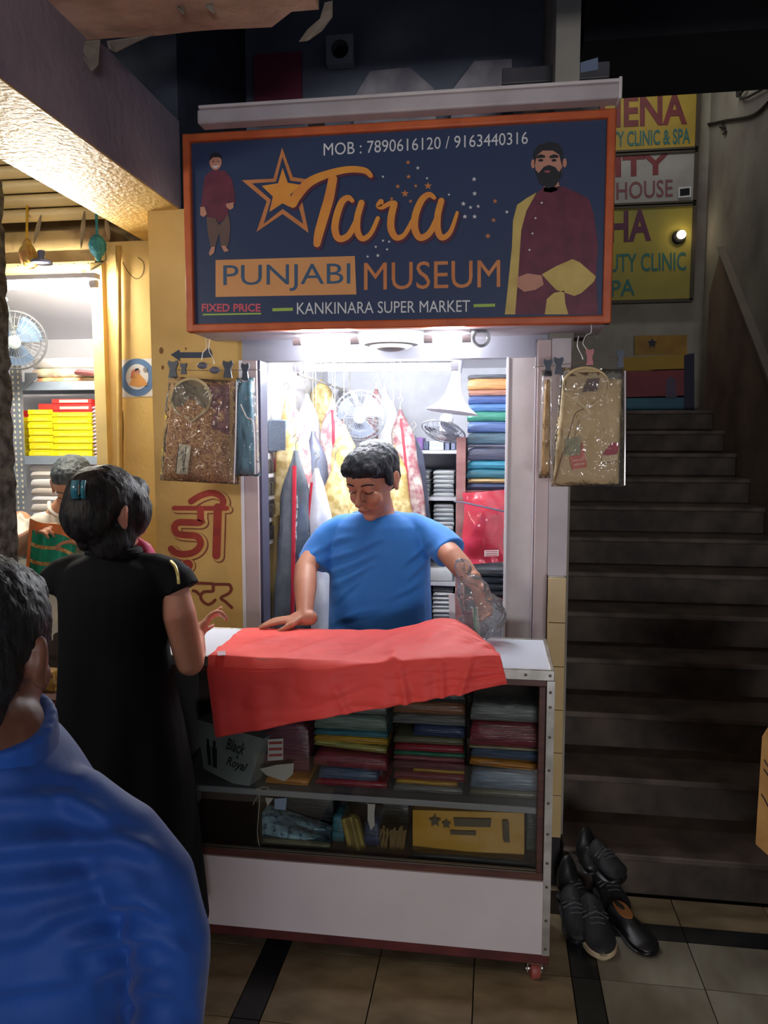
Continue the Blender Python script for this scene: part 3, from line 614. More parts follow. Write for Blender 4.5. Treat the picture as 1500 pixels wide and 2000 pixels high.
for sx, w in ((.16, .07), (.27, .09)):
    for (h0, h1, ww) in ((.15, .55, w), (.55, .68, w*.55)):
        q = [onq(sx-ww/2, h0), onq(sx+ww/2, h0), onq(sx+ww/2, h1), onq(sx-ww/2, h1)]; B(M().prism([p + Vector((0, -.0012, 0)) for p in q], (0, .0006, 0)), 'printed_silhouette', ink, cart, smooth=0)
# left of the stacks: labelled pack, white tag card, orange fold
lp = root('cloth_pack', at(560,1545,2.2), 'dark plum cloth pack with red and white label in the counter', 'cloth pack')
pk = pack(X_(520,2.2), X_(606,2.2), 2.19, 2.38, .545, .70, 'plum', None, None); pk.parent = lp; pk.location = ORG[pk.name] - ORG[lp.name]; pk.name = 'pack_body'; del pk['category']
sheet('label', [(523,1444),(553,1442),(553,1484),(523,1486)], 2.178, P('label_white', (214,206,200), rough=.5), lp)
for y in (1452, 1464, 1476): sheet('label_print', [(525,y-3),(551,y-4),(551,y+1),(525,y+2)], 2.1772, P('label_red', (176,70,70), rough=.5), lp)
pack(X_(520,2.17), X_(604,2.17), 2.16, 2.36, .516, .540, 'orange', 'orange folded cloth lying beside the grey carton in the counter', None)
sheet('paper_card', [(507,1502),(540,1494),(574,1491),(572,1512),(556,1526),(520,1514)], 2.150, P('card_white', (196,186,176), rough=.6), None, th=.002, label='crumpled white card standing in front of the plum pack', cat='card')
# lower deck
m = M(); c0 = at(575,1640,2.19)
m.grid(lambda u, v: at(512 + 132*u, 1588 + 14*u + 30*u*(1-v) + v*(1655-1588-8*u - 30*u*.2) , 2.17 + .05*(1-v) - .035*math.sin(math.pi*u)*math.sin(math.pi*v) + .006*noise.noise(Vector((u*6, v*6, 2)))), 20, 12, th=(0, .06, .0))
lb = P('bag_light_blue', (150,186,200), (60,92,110), rough=.4, scale=55, lo=.36, hi=.5, coat=.6, bump=.3, bscale=12)
B(m, 'printed_bag', lb, None, 'light blue bag with dark speckled print low in the counter', 'bag')
pack(X_(512,2.16), X_(646,2.16), 2.145, 2.165, .331, .352, 'olive', 'grey olive rolled cloth lying under the light blue bag', None)
sheet('paper_card', [(536,1560),(560,1559),(558,1582),(536,1580)], 2.205, P('card_blue', (150,166,196), rough=.6), None, th=.002, label='pale blue card above the light blue bag', cat='card')
sheet('paper_card', [(518,1558),(534,1559),(522,1575)], 2.205, MATS['card_white'], None, th=.002, label='small cream card above the light blue bag', cat='card')
pack(X_(560,2.33), X_(655,2.33), 2.30, 2.40, .331, .46, 'black', 'black cloth bundle at the back behind the light blue bag', None)
m = M(); m.grid(lambda u, v: at(666 + 34*u + 20*v, 1602 + 82*v - 6*math.sin(u*3), 2.17 + .012*math.sin(u*9) + .02*v*0), 10, 10, th=(0, .02, 0)); B(m, 'folded_scarf', P('scarf_gold', (182,160,84), (140,118,60), rough=.6, scale=12), None, 'pale gold scarf slumped between the blue bag and the tassels', 'scarf')
pack(X_(650,2.2), X_(672,2.2), 2.19, 2.30, .331, .42, 'teal', 'teal wrapped bundle beside the gold scarf in the counter', None)
pack(X_(712,2.19), X_(742,2.19), 2.18, 2.30, .331, .41, 'navy', 'navy bundle between the gold scarf and the straw tassels', None)
tas = root('tassel_bunch', at(764,1688,2.19), 'straw coloured tassel bunch standing in the counter', 'tassels')
for i in range(14):
    x = 742 + 46*i/13; B(M().tube(cat_rom([at(x+4, 1618+rng.uniform(-6, 6), 2.2), at(x+rng.uniform(-4, 4), 1650, 2.185), at(x+rng.uniform(-6, 6), 1684, 2.18)], 5), .0035, 5), 'strand', P('straw', (150,122,72), (110,84,48), rough=.7), tas)
m = M(); sheet('price_tag', [(718,1570),(733,1571),(731,1590),(732,1612),(724,1622),(718,1602)], 2.16, P('card_white'), None, th=.001, label='white swing tag dangling inside the counter', cat='tag')
pack(X_(700,2.34), X_(800,2.34), 2.32, 2.40, .331, .47, 'black', 'black cloth bundle standing behind the straw tassels', None)
yb = root('carry_bag', at(915,1680,2.2), 'yellow printed carry bag lying flat in the counter', 'bag')
m = M(); m.grid(lambda u, v: at(806 + 218*u, 1582 + 6*u + v*(88 + 8*u), 2.23 - .05*v - .012*math.sin(math.pi*u) + .004*noise.noise(Vector((u*5, v*4, 7)))), 24, 10, th=(0, .035, 0))
B(m, 'bag_body', P('bag_yellow', (222,166,32), (204,146,26), rough=.5, scale=3), yb)
dk = P('bag_print', (92,74,40), rough=.6)
def onbag(px, py): v = (py-1584)/92; return at(px, py, 2.2275 - .05*v - .016)
for pts in (star(850,1604,13,6), star(872,1610,10,5), [(886,1598),(960,1600),(958,1616),(888,1614)], [(880,1622),(930,1624),(930,1632),(880,1630)], [(982,1604),(994,1604),(996,1646),(984,1645)]):
    B(M().prism([onbag(x, y) for x, y in pts], (0, .001, 0)), 'bag_print', dk, yb, smooth=0)
pack(X_(802,2.15), X_(1040,2.15), 2.135, 2.16, .331, .348, 'black', 'dark wrapped cloth lying under the yellow bag', None)
pack(X_(1030,2.25), X_(1056,2.25), 2.22, 2.40, .331, .46, 'sage grey', 'grey green cloth pack standing at the right end of the counter', None)
st = root('string', at(504,1600,2.118), 'pale string hanging inside the counter glass', 'string')
B(M().tube(cat_rom([at(494,1572,2.125), at(500,1560,2.13), at(507,1556,2.125), at(505,1590,2.122), at(503,1630,2.122), at(509,1662,2.122)], 6), .0012, 6), 'cord', P('string_white', (190,182,166), rough=.8), st)
B(M().tube(cat_rom([at(500,1540,2.125), at(516,1545,2.124), at(524,1540,2.124), at(514,1537,2.125), at(502,1542,2.125)], 6), .0012, 6), 'knot', P('string_white'), st)
# ------------------------------------------------------------------ the red cloth draped over the counter
uu = [0, .2, .4, .6, .75, .87, 1]
Bp = [atz(465,1228,.926), atz(570,1227,.926), atz(680,1231,.927), at(780,1231,2.41), at(868,1201,2.37), at(915,1221,2.29), at(966,1270,2.14)]
Cp = [at(x, y, 2.088) for x, y in ((393,1302),(520,1309),(640,1303),(760,1292),(860,1285),(930,1281),(985,1281))]
Dp = [at(x, y, 2.078) for x, y in ((412,1440),(528,1420),(650,1396),(770,1377),(862,1360),(935,1345),(1000,1331))]
def lerpc(L, u): return Vector([float(np.interp(u, uu, [p[i] for p in L])) for i in range(3)])
def smoothc(L, u): return sum((lerpc(L, min(1, max(0, u+d)))*w for d, w in ((-.06, .2), (-.03, .2), (0, .2), (.03, .2), (.06, .2))), Vector())
def cloth(u, v):
    k = .52; b, c, d = smoothc(Bp, u), smoothc(Cp, u), smoothc(Dp, u)
    if v < k:
        t = v/k; p = b.lerp(c, t)
        p.z = max(p.z, .9235) if p.y > 2.098 else p.z
        p.z += .006*abs(noise.noise(Vector((u*9, t*5, 3)))) + .006*max(0, math.sin(u*31 + t*7))**2*math.sin(math.pi*t) + .008*max(0, noise.noise(Vector((u*16, t*9, 6))))*math.sin(math.pi*t) + .010*math.exp(-((u-.61)/.015)**2)*math.exp(-((t-1)/.25)**2)
        p.z += .006*math.sin(math.pi*t)*math.exp(-((u-.75)/.2)**2)
    else:
        t = (v-k)/(1-k); p = c.lerp(d, t); p.y += -.012*math.sin(math.pi*min(1, t*4)*.5)*.4
        a = t**.7*(.5+.5*u)
        p.y -= .014*a*(.5+.5*math.sin(u*38 + 1.5*math.sin(u*9)))**2 + .020*a*math.exp(-((u-.63 - .01*t)/.012)**2) + .016*a*math.exp(-((u-.755)/.011)**2) + .014*a*math.exp(-((u-.86+.05*t)/.012)**2) + .012*a*math.exp(-((u-.40-.05*t)/.014)**2) + .012*abs(noise.noise(Vector((u*7, t*3, 8))))
        p.y = min(p.y, 2.0965)
    return p
redc = P('red_cotton', (236,74,66), (228,66,60), rough=.62, scale=3, sheen=.15, bump=.06, bscale=180)
cl = root('red_cloth', atz(700,1260,.921), 'bright red cotton cloth spread over the counter and hanging down', 'cloth')
B(M().grid(cloth, 150, 70), 'cloth_sheet', redc, cl, smooth=180, solid=.0016)
m = M(); p0, p1, p2, p3 = [atz(x, y, .9345) for x, y in ((424,1272),(440,1271),(441,1279),(425,1280))]
B(M().prism([p0, p1, p2, p3], (0, 0, -.0015)), 'label', P('label_pale', (214,196,206), rough=.5), cl, smooth=0)
# ================================================================== INSIDE THE SHOP
rackw = P('rack_white', (222,222,228), rough=.45)
rk = root('shelf_rack', (-.3, 3.9, 0), 'white shelf rack of folded shirts at the back of the shop', 'shelf')
for x in (-.43, -.175): bx('upright', x-.008, x+.008, 3.70, 4.10, 0, 1.50, rackw, rk, smooth=0)
RZ = [1.488, 1.262, 1.078, .845, .62, .3]
for z in RZ: bx('shelf_board', -.422, -.183, 3.70, 4.10, z, z+.016, rackw, rk, smooth=0)
bx('rack_back', -.43, -.175, 4.10, 4.115, 0, 1.5, P('rack_back', (196,198,214), rough=.6), rk, smooth=0)
shirtm = [P('shirt_pack_white', (214,216,218), (150,156,160), rough=.4, scale=16, stretch=(.6, .6, 12), coat=.6), P('shirt_pack_grey', (178,184,190), (112,120,128), rough=.4, scale=16, stretch=(.6, .6, 12), coat=.6)]
proto = None
for si, (z, n, lab) in enumerate(((1.278, 6, 'upper'), (1.094, 7, 'middle'), (.636, 9, 'lower'))):
    for cx_ in (-.362, -.245):
        for i in range(n):
            mt = shirtm[rng.random() < .35]
            w = .052 - rng.uniform(0, .005)
            pack(cx_-w, cx_+w, 3.72 + rng.uniform(0, .015), 4.0, z + i*.0215, z + i*.0215 + .0205, 'cream', f'{"white" if mt is shirtm[0] else "grey"} folded shirt, {ORD[i]} in the {"left" if cx_ < -.3 else "right"} stack on the {lab} rack shelf', f'folded shirts on the {lab} rack shelf', name='folded_shirt', cat='shirt', mt=mt)
pack(-.40, -.20, 3.72, 4.0, .861, .93, 'cream', 'white carton lying flat on the rack beside the salesman', None, name='carton', cat='carton', mt=P('carton_white', (226,228,230), rough=.5))
# things on top of the rack
bx('storage_box', at(798,870,3.75).x, at(826,870,3.75).x, 3.74, 3.9, 1.505, 1.565, P('purple_box', (146,104,176), (126,84,156), rough=.5), None, label='purple box on top of the shelf rack', cat='box', bevel=.003)
t_ = root('tape_roll', at(814,880,3.72), 'grey tape roll lying on top of the rack', 'tape roll'); p = at(814,881,3.72); B(M().ring((p.x, 3.72, 1.523), (1,0,0), (0,0,1), .014, .005, 20, 8), 'roll', P('tape_grey', (168,172,182), rough=.5), t_)
bx('storage_box', at(822,870,3.8).x, at(838,870,3.8).x, 3.78, 3.9, 1.505, 1.548, P('dark_box', (86,96,122), rough=.5), None, label='dark blue box on the rack beside the tape roll', cat='box', bevel=.003)
for i in range(2): bx('carton', at(839,870,3.74).x, at(867,870,3.74).x, 3.72, 3.9, 1.505+.022*i, 1.5265+.022*i, P('carton_pale_blue', (206,222,240), rough=.5), None, label=('lower' if i == 0 else 'upper') + ' pale blue flat carton on top of the rack', cat='carton', bevel=.002)
for i, (x0, x1) in enumerate(((869,878),(881,889))): bx('storage_box', at(x0,870,3.74).x, at(x1,870,3.74).x, 3.74, 3.9, 1.505, 1.552, P('slate_box', (120,128,156), rough=.5), None, label=('left' if i == 0 else 'right') + ' slim slate box at the right end of the rack top', cat='box', bevel=.002)
# tall shelf on the right with packed cloth
ts = root('wall_shelf', (-.03, 3.45, 0), 'brown sided tall shelf on the right inside the shop', 'shelf')
brownb = P('shelf_board_brown', (152,108,104), (130,88,86), rough=.5, scale=4, stretch=(1,1,6))
bx('side_board', at(891,950,3.28).x, at(909,950,3.28).x, 3.28, 3.6, 0, 1.565, brownb, ts, smooth=0)
SX0, SX1 = at(911,900,3.3).x, .098
for z in (1.325, .86, .45): bx('shelf_board', SX0, SX1, 3.30, 3.6, z, z+.014, brownb, ts, smooth=0)
cols = [('navy blue', (60,74,112)), ('pale gold', (206,176,122)), ('deep teal', (40,120,140)), ('cyan', (60,160,190)), ('dark slate', (78,84,108)), ('grey violet', (116,116,140)), ('sea grey', (90,124,140)), ('cornflower blue', (92,120,178)), ('jade green', (64,150,126)), ('sky blue', (96,140,200)), ('denim blue', (84,108,168)), ('tan rose', (200,146,124)), ('soft orange', (232,164,104)), ('grey slate', (96,104,116))]
hs = [.030, .020, .040, .036, .055, .014, .050, .048, .040, .034, .034, .026, .046, .018]
z = 1.3395
for i, ((nm, c), h) in enumerate(zip(cols, hs)):
    pack(SX0 + rng.uniform(0, .008), SX1 - .002, 3.30 + rng.uniform(0, .015), 3.55, z, z+h-.0008, 'cream', f'{nm} packed cloth, {ORD[i]} in the tall stack on the right shelf', 'packed cloth in the tall right stack', mt=P('tall_'+nm.replace(' ', '_'), c, tuple(v*.74 for v in c), rough=.5, scale=18, stretch=(.6, .6, 9), coat=.7, bump=.3, bscale=24)); z += h
for i in range(4):
    c = [(52,60,70), (74,84,92), (58,70,82), (90,98,104)][i]; pack(SX0, SX1-.004, 3.31, 3.55, .875 + i*.03, .904 + i*.03, 'black', f'dark grey cloth pack, {ORD[i]} in the low stack on the right shelf', 'dark packs on the right shelf', mt=P(f'lowpack{i}', c, tuple(v*.6 for v in c), rough=.4, scale=18, stretch=(.6,.6,9), coat=.8))
# red bagged cloth hung in front of the tall shelf, strap across it
rb = root('bagged_cloth', at(946,1100,3.18), 'red cloth in a glossy clear bag with white label on the right shelf', 'bagged cloth')
redw = P('red_satin', (206,54,72), (176,36,56), rough=.42, scale=5, coat=1, bump=.5, bscale=14)
m = M(); m.grid(lambda u, v: at(903 + 4*v + (84 - 6*v)*u + 3*math.sin(v*7), 963 - 6*u + v*140, 3.20 - .035*math.sin(math.pi*u)*math.sin(math.pi*min(1, v*1.1)) - .008*noise.noise(Vector((u*5, v*6, 3)))), 18, 24, th=(0, .05, 0)); B(m, 'cloth_bundle', redw, rb)
sheet('label', [(946,1075),(974,1074),(974,1086),(946,1087)], 3.158, P('label_white'), rb)
for yy in (1077, 1081, 1084.5): sheet('label_print', [(948,yy-.7),(972,yy-1),(972,yy+.5),(948,yy+.8)], 3.1572, P('label_red'), rb)
B(M().tube([at(889,980,3.17), at(905,981,3.145), at(945,990,3.135), at(985,999,3.16)], .011, 8, flat=.3), 'strap', P('strap_dark', (82,82,100), rough=.5), rb)
# wall fans
def fan(name, c, ax, R, label, arm, nsp=30, cagemat=None, bladec=None, mat=None):
    c, ax = Vector(c), Vector(ax).normalized(); u = ax.cross(Vector((0,0,1))); u = u.normalized() if u.length > .01 else Vector((1,0,0)); w = u.cross(ax)
    cm = cagemat or P('fan_cage', (150,154,164), rough=.35, metal=.2); bm_ = bladec or P('fan_blade', (150,158,178), rough=.3); wm = mat or white
    f = root(name, c, label, 'fan')
    m = M(); dp = R*.34
    m.ring(c, u, w, R, R*.035, 40, 6); m.ring(c + ax*dp*.55, u, w, R*.82, R*.014, 36, 5); m.ring(c + ax*dp*.82, u, w, R*.55, R*.014, 32, 5); m.ring(c - ax*dp*.5, u, w, R*.8, R*.014, 36, 5)
    for i in range(nsp):
        a = 2*math.pi*i/nsp; d = u*math.cos(a) + w*math.sin(a)
        m.tube([c + d*R, c + d*R*.82 + ax*dp*.55, c + d*R*.55 + ax*dp*.82, c + d*R*.22 + ax*dp*.95], R*.011, 4)
        m.tube([c + d*R, c + d*R*.8 - ax*dp*.5, c + d*R*.3 - ax*dp*.8], R*.011, 4)
    B(m, 'cage', cm, f)
    for i in range(3):
        a0 = 2*math.pi*i/3 + .4
        def bl(s, t, a0=a0):
            r = R*(.2 + .68*t); a = a0 + (s-.5)*(1.5 - .35*t); return c + (u*math.cos(a) + w*math.sin(a))*r + ax*(dp*.5*(s-.5)*.8)
        B(M().grid(bl, 8, 6, th=ax*.002), 'blade', bm_, f)
    B(M().lathe([(R*.22, dp*.85), (R*.23, dp*.95), (R*.17, dp*1.05), (R*.02, dp*1.08)], c, ax, 20), 'hub_badge', wm, f)
    B(M().lathe([(R*.18, dp*.2), (R*.2, -dp*.7), (R*.3, -dp*.9), (R*.3, -dp*2.0), (R*.2, -dp*2.4), (R*.03, -dp*2.5)], c, ax, 22), 'motor', wm, f)
    B(M().tube(cat_rom([c - ax*dp*1.6] + [Vector(p) for p in arm], 5), R*.11, 8), 'wall_bracket', wm, f); return f
fan('wall_fan', at(703,812,3.35), (.12, -1, -.28), .113, 'white wall fan above the head of the salesman', [at(690,770,3.55), at(672,762,3.75), at(664,770,3.9), (at(664,770,3.9).x, 4.11, 1.75)])
fan('wall_fan', at(866,842,3.3), (-.25, -.45, -1), .095, 'white wall fan tilted downwards beside the tall stack', [at(872,812,3.33), at(888,800,3.34), at(896,775,3.34)], nsp=24)
sh = root('lamp_shade', at(895,800,3.12), 'white bell shaped shade hanging beside the tube light', 'lamp')
pc = at(882,805,3.12)
B(M().lathe([(.018,.16),(.024,.12),(.034,.075),(.058,.035),(.098,.006),(.104,0),(.098,.002),(.05,.03),(.015,.07)], pc, (.12,.05,1), 32), 'shade', white, sh)
B(M().lathe([(.016,.24),(.02,.22),(.02,.16),(.016,.155)], pc, (.12,.05,1), 16), 'holder', P('lamp_grey'), sh)
# hanging garments down the left wall
rod = root('garment_rail', (-.74, 3.45, 1.79), 'thin steel rail along the left shop wall carrying garments', 'rail')
B(M().tube([(-.74, 2.86, 1.80), (-.74, 4.11, 1.80)], .006, 8), 'rail', alu, rod)
for y in (2.95, 3.9): B(M().tube([(-.74, y, 1.80), (-.74, y, 1.93)], .004, 6), 'rail_hanger', alu, rod)
def garment(pxt, pyt, pyb, wpx, Y, mt, label, trim=None, dep=.05, seed=0, lean=0, cover=True, shoulder=.16):
    a = at(pxt, pyt, Y); b = at(pxt + lean, pyb, Y); h = a.z - b.z; w = wpx/F*Y
    g = root('hanging_kurta', b, label, 'garment', 'garments hanging on the left shop wall')
    prof = [(0, .10), (.03, .16), (.07, .30), (shoulder, .62), (shoulder+.06, .74), (.4, .80), (.7, .92), (1, 1)]
    rings = []; NR = 26
    for i in range(NR+1):
        t = i/NR; k = np.interp(t, [p[0] for p in prof], [p[1] for p in prof]); c = a.lerp(b, t); ring = []
        for j in range(28):
            an = 2*math.pi*j/28; pl_ = 1 + .16*t*math.sin(an*5 + seed) + .08*noise.noise(Vector((math.cos(an)*2, math.sin(an)*2+seed, t*6)))
            ring.append(c + Vector((math.cos(an)*w/2*k*pl_, math.sin(an)*dep*(.4+.6*k)*pl_, 0)))
        rings.append(ring)
    B(M().loft(rings), 'fabric', mt, g, smooth=60)
    B(M().tube(cat_rom([a + Vector((0,0,-.01)), a + Vector((0,0,.03)), a + Vector((.012,0,.045)), a + Vector((.0,0,.062)), a + Vector((-.012,0,.05))], 5), .002, 6), 'hanger_hook', alu, g)
    B(M().tube([a + Vector((0,0,.06)), Vector((a.x, a.y, 1.931))], .0012, 5), 'added_cord', alu, g)  # cord added up to the ceiling to carry the garment
    if trim:
        mt2, off, tw = trim; pts = []
        for i in range(2, NR+1):
            t = i/NR; k = np.interp(t, [p[0] for p in prof], [p[1] for p in prof]); c = a.lerp(b, t); an = math.radians(270 + off)
            pl_ = 1 + .16*t*math.sin(an*5 + seed) + .08*noise.noise(Vector((math.cos(an)*2, math.sin(an)*2+seed, t*6)))
            pts.append(c + Vector((math.cos(an)*w/2*k*pl_, math.sin(an)*dep*(.4+.6*k)*pl_ - .004, 0)))
        B(M().tube(pts, tw, 8, flat=.5), 'trim', mt2, g)
    return g
gcream = P('kurta_cream_gold', (226,206,150), (186,160,96), rough=.45, scale=30, lo=.42, hi=.58, coat=.7, bump=.4, bscale=22)
gwhite = P('kurta_white', (238,238,240), (216,218,226), rough=.5, scale=10, coat=.7, bump=.4, bscale=16)
ggrey = P('kurta_charcoal', (92,100,108), (62,70,80), rough=.5, scale=12, coat=.9, bump=.5, bscale=14)
gnavy = P('kurta_slate', (110,118,140), (80,86,108), rough=.5, scale=12, coat=.9, bump=.5, bscale=14)
gmix = P('kurta_patterned', (226,214,206), (170,110,118), rough=.5, scale=26, lo=.4, hi=.62, coat=.7, bump=.4, bscale=20)
gred = P('kurta_red_trim', (214,44,66), rough=.5)
garment(560, 778, 1240, 62, 3.02, gcream, 'cream and gold brocade kurta nearest the pocket rack', seed=1)
garment(578, 880, 1250, 78, 2.95, ggrey, 'charcoal kurta with a broad red edge on the shop wall', (gred, 8, .008), seed=2, lean=-6)
garment(618, 915, 1250, 80, 2.98, gwhite, 'white kurta with red piping beside the salesman', (gred, -30, .005), seed=3, lean=8, shoulder=.22)
garment(612, 842, 1100, 66, 3.25, gnavy, 'slate kurta in clear plastic above the white one', seed=4, lean=16)
garment(600, 770, 1000, 58, 3.4, gwhite, 'white kurta high up near the wall fan', seed=5, lean=10)
garment(650, 780, 1050, 70, 3.38, gmix, 'rose patterned kurta hanging left of the wall fan', (gred, 10, .007), seed=6, lean=6)
garment(672, 830, 1080, 72, 3.2, gcream, 'cream brocade kurta just left of the salesman', seed=7, lean=0)
garment(752, 760, 1010, 60, 3.62, gwhite, 'white kurta behind the head of the salesman', seed=8, lean=24)
garment(782, 800, 1030, 60, 3.58, gmix, 'rose patterned kurta right of the salesman', (gred, 6, .006), seed=9, lean=22)
garment(768, 870, 1090, 62, 3.5, gcream, 'cream brocade kurta right behind the salesman', seed=10, lean=18)
garment(535, 742, 900, 44, 3.3, gwhite, 'short white kurta high on the wall above the loudspeaker', seed=11)
garment(628, 742, 860, 60, 3.7, gcream, 'cream kurta highest on the rail near the back wall', seed=12, lean=4)
garment(578, 800, 960, 56, 3.18, gmix, 'rose patterned kurta behind the cream brocade one', seed=13, lean=4)
garment(655, 900, 1230, 76, 3.16, gcream, 'long cream brocade kurta under the wall fan', seed=14, lean=2)
garment(808, 850, 1060, 50, 3.66, gnavy, 'slate kurta hanging last before the shelf rack', (gred, 4, .005), seed=15, lean=10)
garment(735, 760, 960, 56, 3.75, gmix, 'rose patterned kurta deep behind the salesman', seed=16, lean=6)
garment(548, 1010, 1250, 40, 3.05, gcream, 'low cream kurta beside the pocket rack', seed=17, lean=0)
# pocket rack, loudspeaker and cloth rolls on the left
pk_ = root('pocket_rack', (-.89, 3.01, 1.14), 'white wall rack of small black pouches inside the shop', 'rack')
bx('rack_panel', -.90, -.892, 2.87, 3.155, 1.135, 1.50, white, pk_, smooth=0)
pouch = P('pouch_black', (46,48,58), (30,32,40), rough=.3, scale=20, coat=.5)
for r in range(4):
    bx('rack_rail', -.892, -.878, 2.875, 3.15, 1.142+.088*r, 1.158+.088*r, white, pk_, smooth=0)
    for c in range(5):
        bx('pouch', -.888, -.872, 2.884+.053*c, 2.928+.053*c, 1.160+.088*r, 1.214+.088*r, P('pouch_red', (150,44,58), rough=.3) if (r == 3 and c == 2) else pouch, pk_, bevel=.004)
sp = root('loudspeaker', (-.88, 3.03, 1.50), 'small dark grey loudspeaker high on the left shop wall', 'loudspeaker')
bx('cabinet', -.90, -.82, 2.985, 3.075, 1.505, 1.635, P('speaker_grey', (112,122,134), rough=.5), sp, bevel=.008); bx('grille', -.895, -.825, 2.978, 2.986, 1.512, 1.628, P('speaker_grille', (92,102,116), rough=.7, bump=.4, bscale=200), sp, smooth=0)
for i, (px, c) in enumerate(((518,(96,82,74)),(528,(186,160,96)),(541,(164,140,84)),(552,(196,178,120)))):
    p = at(px, 1225, 2.98); B(M().lathe([(.014,0),(.017,.004),(.017,.55+.04*i),(.012,.555+.04*i),(.006,.55+.04*i)], (p.x, 2.98+.03*(i % 2), 0.62), (.0,.0,1), 14), 'cloth_roll', P(f'roll{i}', c, tuple(v*.7 for v in c), rough=.6, scale=10, stretch=(3,3,.5)), None, ['dark brown', 'old gold', 'olive gold', 'pale gold'][i] + ' cloth roll standing at the left inside the shop', 'cloth roll')
bx('added_stool', -.89, -.72, 2.90, 3.10, 0, .62, P('stool_wood', (120,86,60), rough=.6), None, label='added plain wooden stand under the cloth rolls', cat='stand', bevel=.004)  # stand added behind the counter to hold up the cloth rolls
# clear bag of trimmings on the right end of the counter
film = CLEAR('clear_film', refl=1.0, rough=.06, bump=1, bscale=26, haze=.10)
bag = root('clear_bag', atz(935,1240,.921), 'crumpled clear plastic bag of trimmings on the counter end', 'plastic bag')
def crumple(co, nr): return .016*vnoise(co, (22,22,22), 4) + .008*np.abs(vnoise(co, (55,55,55), 9))
blob('film', [('e', at(935,1222,2.395), (.062,.045,.05)), ('e', at(925,1165,2.42), (.05,.035,.07)), ('e', at(955,1195,2.41), (.05,.03,.06)), ('e', at(905,1120,2.45), (.03,.025,.05))], film, bag, voxel=.007, smooth=1, fold=crumple)
pg = P('striped_pack', (226,226,222), (84,160,112), rough=.4, scale=30, stretch=(6,.3,.3), lo=.45, hi=.5)
B(M().grid(lambda u, v: at(905 + 26*u + 4*v, 1196 + 44*v, 2.40 - .012*math.sin(math.pi*u)), 8, 8, th=(0, .02, 0)), 'pink_pack', P('pack_pinkish', (176,112,122), (120,70,84), rough=.4, scale=9, coat=.6), bag)
B(M().grid(lambda u, v: at(922 + 11*u + 6*v, 1188 + 54*v, 2.385 - .008*math.sin(math.pi*u)), 6, 8, th=(0, .012, 0)), 'striped_ribbon', pg, bag)
B(M().grid(lambda u, v: at(876 + 12*u + 2*v, 1160 + 60*v, 2.45), 4, 6, th=(0, .006, 0)), 'paper_slip', P('paper', (230,232,236), rough=.6), bag)
# ================================================================== BAGGED KURTAS HANGING OUTSIDE
wirem = P('wire', (190,184,178), rough=.35, metal=.8)
clipm = P('clip_navy', (52,64,86), (42,52,72), rough=.4)
bagf = CLEAR('bag_film', refl=1.0, rough=.05, bump=.8, bscale=20, haze=.05)
def folded(name, pts, Y, th, mt, par, amp=.006, seed=0, nu=16, nv=22):
    """folded garment: a soft slab between four pixel corners (tl, tr, br, bl) on plane Y"""
    tl, tr, br, bl = pts
    def f(u, v, s):
        x = (tl[0]*(1-u) + tr[0]*u)*(1-v) + (bl[0]*(1-u) + br[0]*u)*v; y = (tl[1]*(1-u) + tr[1]*u)*(1-v) + (bl[1]*(1-u) + br[1]*u)*v
        e = min(u, 1-u, v, 1-v); r = min(1, e/.08)**.5; p = at(x, y, Y)
        return p + Vector((0, s*(th/2)*(.25 + .75*r) + (amp*noise.noise(Vector((u*4+seed, v*5, seed))) if s < 0 else 0), 0))
    m = M(); m.grid(lambda u, v: f(u, v, -1), nu, nv); n = len(m.v); m.grid(lambda u, v: f(u, v, 1), nu, nv); q = nu+1
    rim = [i for i in range(q)] + [j*q+nu for j in range(1, nv+1)] + [nv*q+i for i in range(nu-1, -1, -1)] + [j*q for j in range(nv-1, 0, -1)]
    m.f += [(rim[i], rim[i]+n, rim[(i+1)%len(rim)]+n, rim[(i+1)%len(rim)]) for i in range(len(rim))]
    return B(m, name, mt, par, smooth=60)
def clip(px, py, Y, par, hpx=30, wpx=18, mt=None):
    m = M(); s = F/Y
    for sg_, dy in ((-1, -.006), (1, .006)):
        q = [(px-wpx*.42, py-hpx*.5), (px-wpx*.1, py-hpx*.42), (px+wpx*.1, py-hpx*.42), (px+wpx*.42, py-hpx*.5), (px+wpx*.5, py-hpx*.3), (px+wpx*.28, py), (px+wpx*.42, py+hpx*.5), (px-wpx*.42, py+hpx*.5), (px-wpx*.28, py), (px-wpx*.5, py-hpx*.3)]
        m.prism([at(a, b, Y+dy) for a, b in q], (0, .004*sg_, 0))
    return B(m, 'clip', mt or clipm, par, smooth=0)
# left: gold brocade kurta
YK = 2.585
k1 = root('bagged_kurta', at(385,945,YK), 'gold brocade kurta folded in a clear bag hanging left of the shop', 'garment')
broc = P('brocade_gold', (206,160,100), (150,96,58), rough=.5, scale=150, lo=.40, hi=.60, bump=.4, bscale=90, detail=6)
brocr = P('brocade_rose', (150,96,92), (112,66,70), rough=.5, scale=70, lo=.42, hi=.58, bump=.3, bscale=80)
folded('folded_fabric', ((338,748),(448,750),(447,941),(318,934)), YK+.004, .030, broc, k1, seed=2)
folded('side_panel', ((408,752),(448,752),(448,850),(414,838)), YK-.008, .012, brocr, k1, seed=5)
